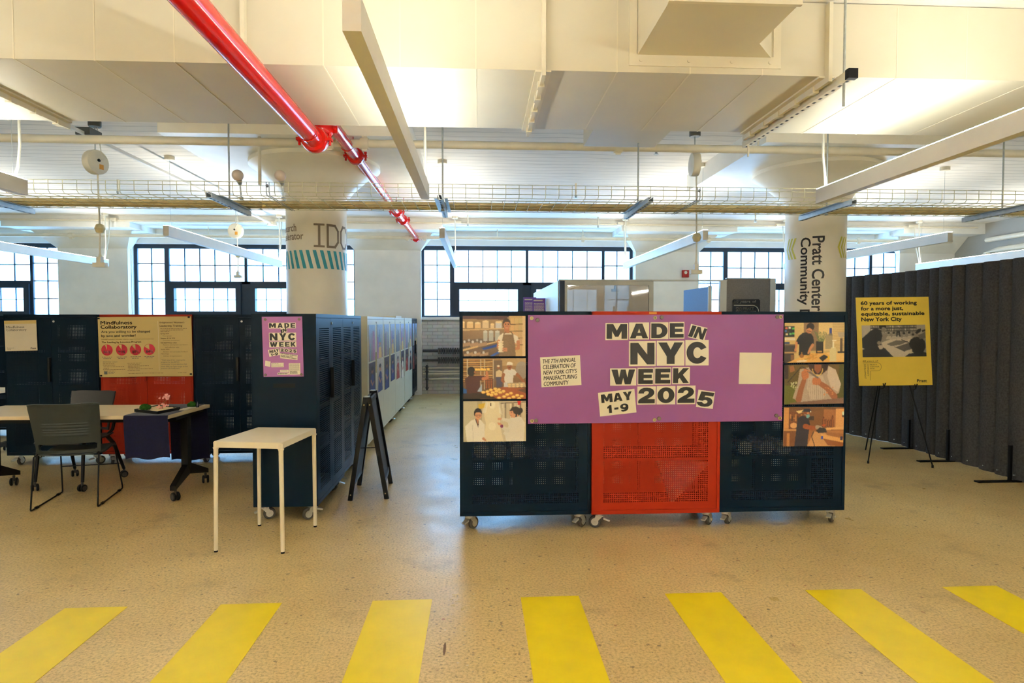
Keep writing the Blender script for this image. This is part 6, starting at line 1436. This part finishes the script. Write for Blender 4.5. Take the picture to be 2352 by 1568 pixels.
MB().box(3.28, 3.31, 8.68, 9.75, .02, 2.065).build('fabric_panel', M_bfabric, t); MB().box(3.27, 3.32, 8.655, 8.678, 0, 2.075).build('end_post', M_post, t)
t = thing('sign', 'black sign reading 60 years of Pratt Center on the grey partition', 'sign', (3.79, YP-.03, 1.4)); ys = YP-.0245
P = [(3.585+.02, 1.885), (3.965, 1.885), (3.985, 1.865), (3.985, 1.30), (3.585, 1.30), (3.585, 1.865)]
m = MB(); m.prism(P, lambda p: (p[0], ys-.006, p[1]), lambda p: (p[0], ys, p[1])); m.build('plate', M_ink, t)
fs_ = flat(ys-.0075); k = MB(); put_text(k, '60 years of', 3.602, 1.825, 3.925, 1.868, fs_, bold=.024); put_text(k, 'PRATT', 3.745, 1.735, 3.895, 1.768, fs_, bold=.01); put_text(k, 'CENTER', 3.745, 1.685, 3.935, 1.718, fs_, bold=.01); put_text(k, 'FOR', 3.745, 1.635, 3.84, 1.668, fs_, bold=.01)
for s, x, L2 in (('COMMUNITY', 3.70, .32), ('DEVELOPMENT', 3.655, .38)): put_text(k, s, 0, 0, L2, .034, lambda a, w: (x-.017+w, ys-.0075, 1.768-a), bold=.01)
arc = [(3.605, 1.798), (3.875, 1.798)] + [(3.875+.09*math.sin(a), 1.708+.09*math.cos(a)) for a in np.linspace(0, PI, 14)] + [(3.75, 1.618), (3.75, 1.36)]
for a, b in zip(arc[:-1], arc[1:]):
    d = Vector((b[0]-a[0], b[1]-a[1])).normalized(); n_ = Vector((-d.y, d.x))*.004; k.add([fs_(a[0]+n_.x, a[1]+n_.y), fs_(b[0]+n_.x, b[1]+n_.y), fs_(b[0]-n_.x, b[1]-n_.y), fs_(a[0]-n_.x, a[1]-n_.y)], [(0, 1, 2, 3)])
k.build('lettering', M_cream, t, fix=False)
for i, (x, y, h_, l) in enumerate(((.88, 10.6, 1.985, 'tall purple display stand nearer the window, behind the left navy banner cabinet'), (1.0, 10.2, 1.955, 'tall purple display stand against the pale partition, front one of two'))):
    t = thing('display_stand', l, 'stand', (x, y, 0), 0, 'purple display stands')
    MB().box(x-.11, x+.11, y-.008, y+.008, .03, h_).build('panel', mat('violet_card', (112, 70, 156), .5), t); MB().box(x-.12, x+.12, y-.12, y+.12, 0, .03).build('base', M_black, t)
    m = MB(); f_ = flat(y-.0095)
    for r_ in range(12): dashes(m, x-.085, x+.085, h_-.09-.02*r_, .009, f_, 0, r_+i*30)
    quad(m, x-.09, h_-.05, x+.06, h_-.03, f_); m.build('printing', M_paper, t, fix=False)
t = thing('wooden_easel', 'brown wooden easel showing two post tops through the office glass', 'easel', (2.15, 9.3, 0))
for s, x in ((-1, 2.055), (1, 2.305)): m = MB(); m.bar((x+s*.10, 9.25, 0), (x-.02*s, 9.36, 1.80), .045, .03); m.build('post', M_wood, t)
m = MB(); m.bar((1.99, 9.27, .5), (2.37, 9.27, .5), .03, .05); m.bar((2.0, 9.28, 1.2), (2.36, 9.28, 1.2), .03, .04); m.build('crossbar', M_wood, t)
t = thing('fire_alarm', 'red fire alarm box on the white window pier', 'alarm', (4.49, 13.27, 2.53)); MB().box(4.42, 4.565, 13.22, 13.28, 2.525, 2.685).build('case', M_alarm, t, bevel=.008); m = MB(); m.lathe([(.03, -.005), (.035, 0)], (4.49, 13.219, 2.63), 16, 'Y'); m.build('strobe', M_cream, t)

# radiator pipes below the third window
t = thing('radiator_pipes', 'dark fin tubes and thin white pipes under the window at the aisle end', 'radiator', (-.4, 13.25, .3))
for z in (.945, .745):
    m = MB(); m.tube([(-1.19, 13.26, z), (3.2, 13.26, z)], .030, 12); m.build('tube', M_dkpipe, t, smooth=True)
    m = MB()
    for i in range(75): x = -.86+i*.05; m.box(x, x+.03, 13.19, 13.33, z-.07, z+.06)
    m.build('fins', M_dkpipe, t)
for z in (.575, .50, .445, .34): m = MB(); m.tube([(-1.19, 13.30, z), (3.2, 13.30, z)], .016, 10); m.build('pipe', M_pipe, t, smooth=True)
m = MB(); m.tube([(-1.10, 13.26, .10), (-1.10, 13.26, .64)], .022, 10)
for z in (.15, .34, .50, .60): m.lathe([(.022, -.02), (.036, -.01), (.036, .01), (.022, .02)], (-1.10, 13.26, z), 12)
m.build('valve_pipe', M_dkpipe, t, smooth=True)
# far table behind the left cabinets
t = thing('desk', 'corner of a second pale desk at the left edge of the picture', 'desk', (-5.95, 7.6, 0)); MB().box(-7.0, -5.62, 7.2, 7.95, .725, .757).build('desk_top', M_desk, t, bevel=.003)
for x in (-6.9, -5.75):
    m = MB(); m.box(x-.03, x+.03, 7.50, 7.57, .1, .725); m.box(x-.03, x+.03, 7.25, 7.85, .06, .11); lg = m.build('leg', M_blackmetal, t)
    for y in (7.28, 7.82): twin_wheel(lg, x, y, .4, .03)
# scrap of tape and the small plate in the floor
m = MB(); m.lathe([(.012, 0), (.012, .002)], (-.165, 2.93, 0), 12); m.v = [(-.165+(x+.165)*.55, 2.93+(y-2.93)*5.0, z) for x, y, z in m.v]; o = m.build('floor_chip', M_brown); tag(o, 'small brown oval chip in the floor between two middle stripes', 'chip')
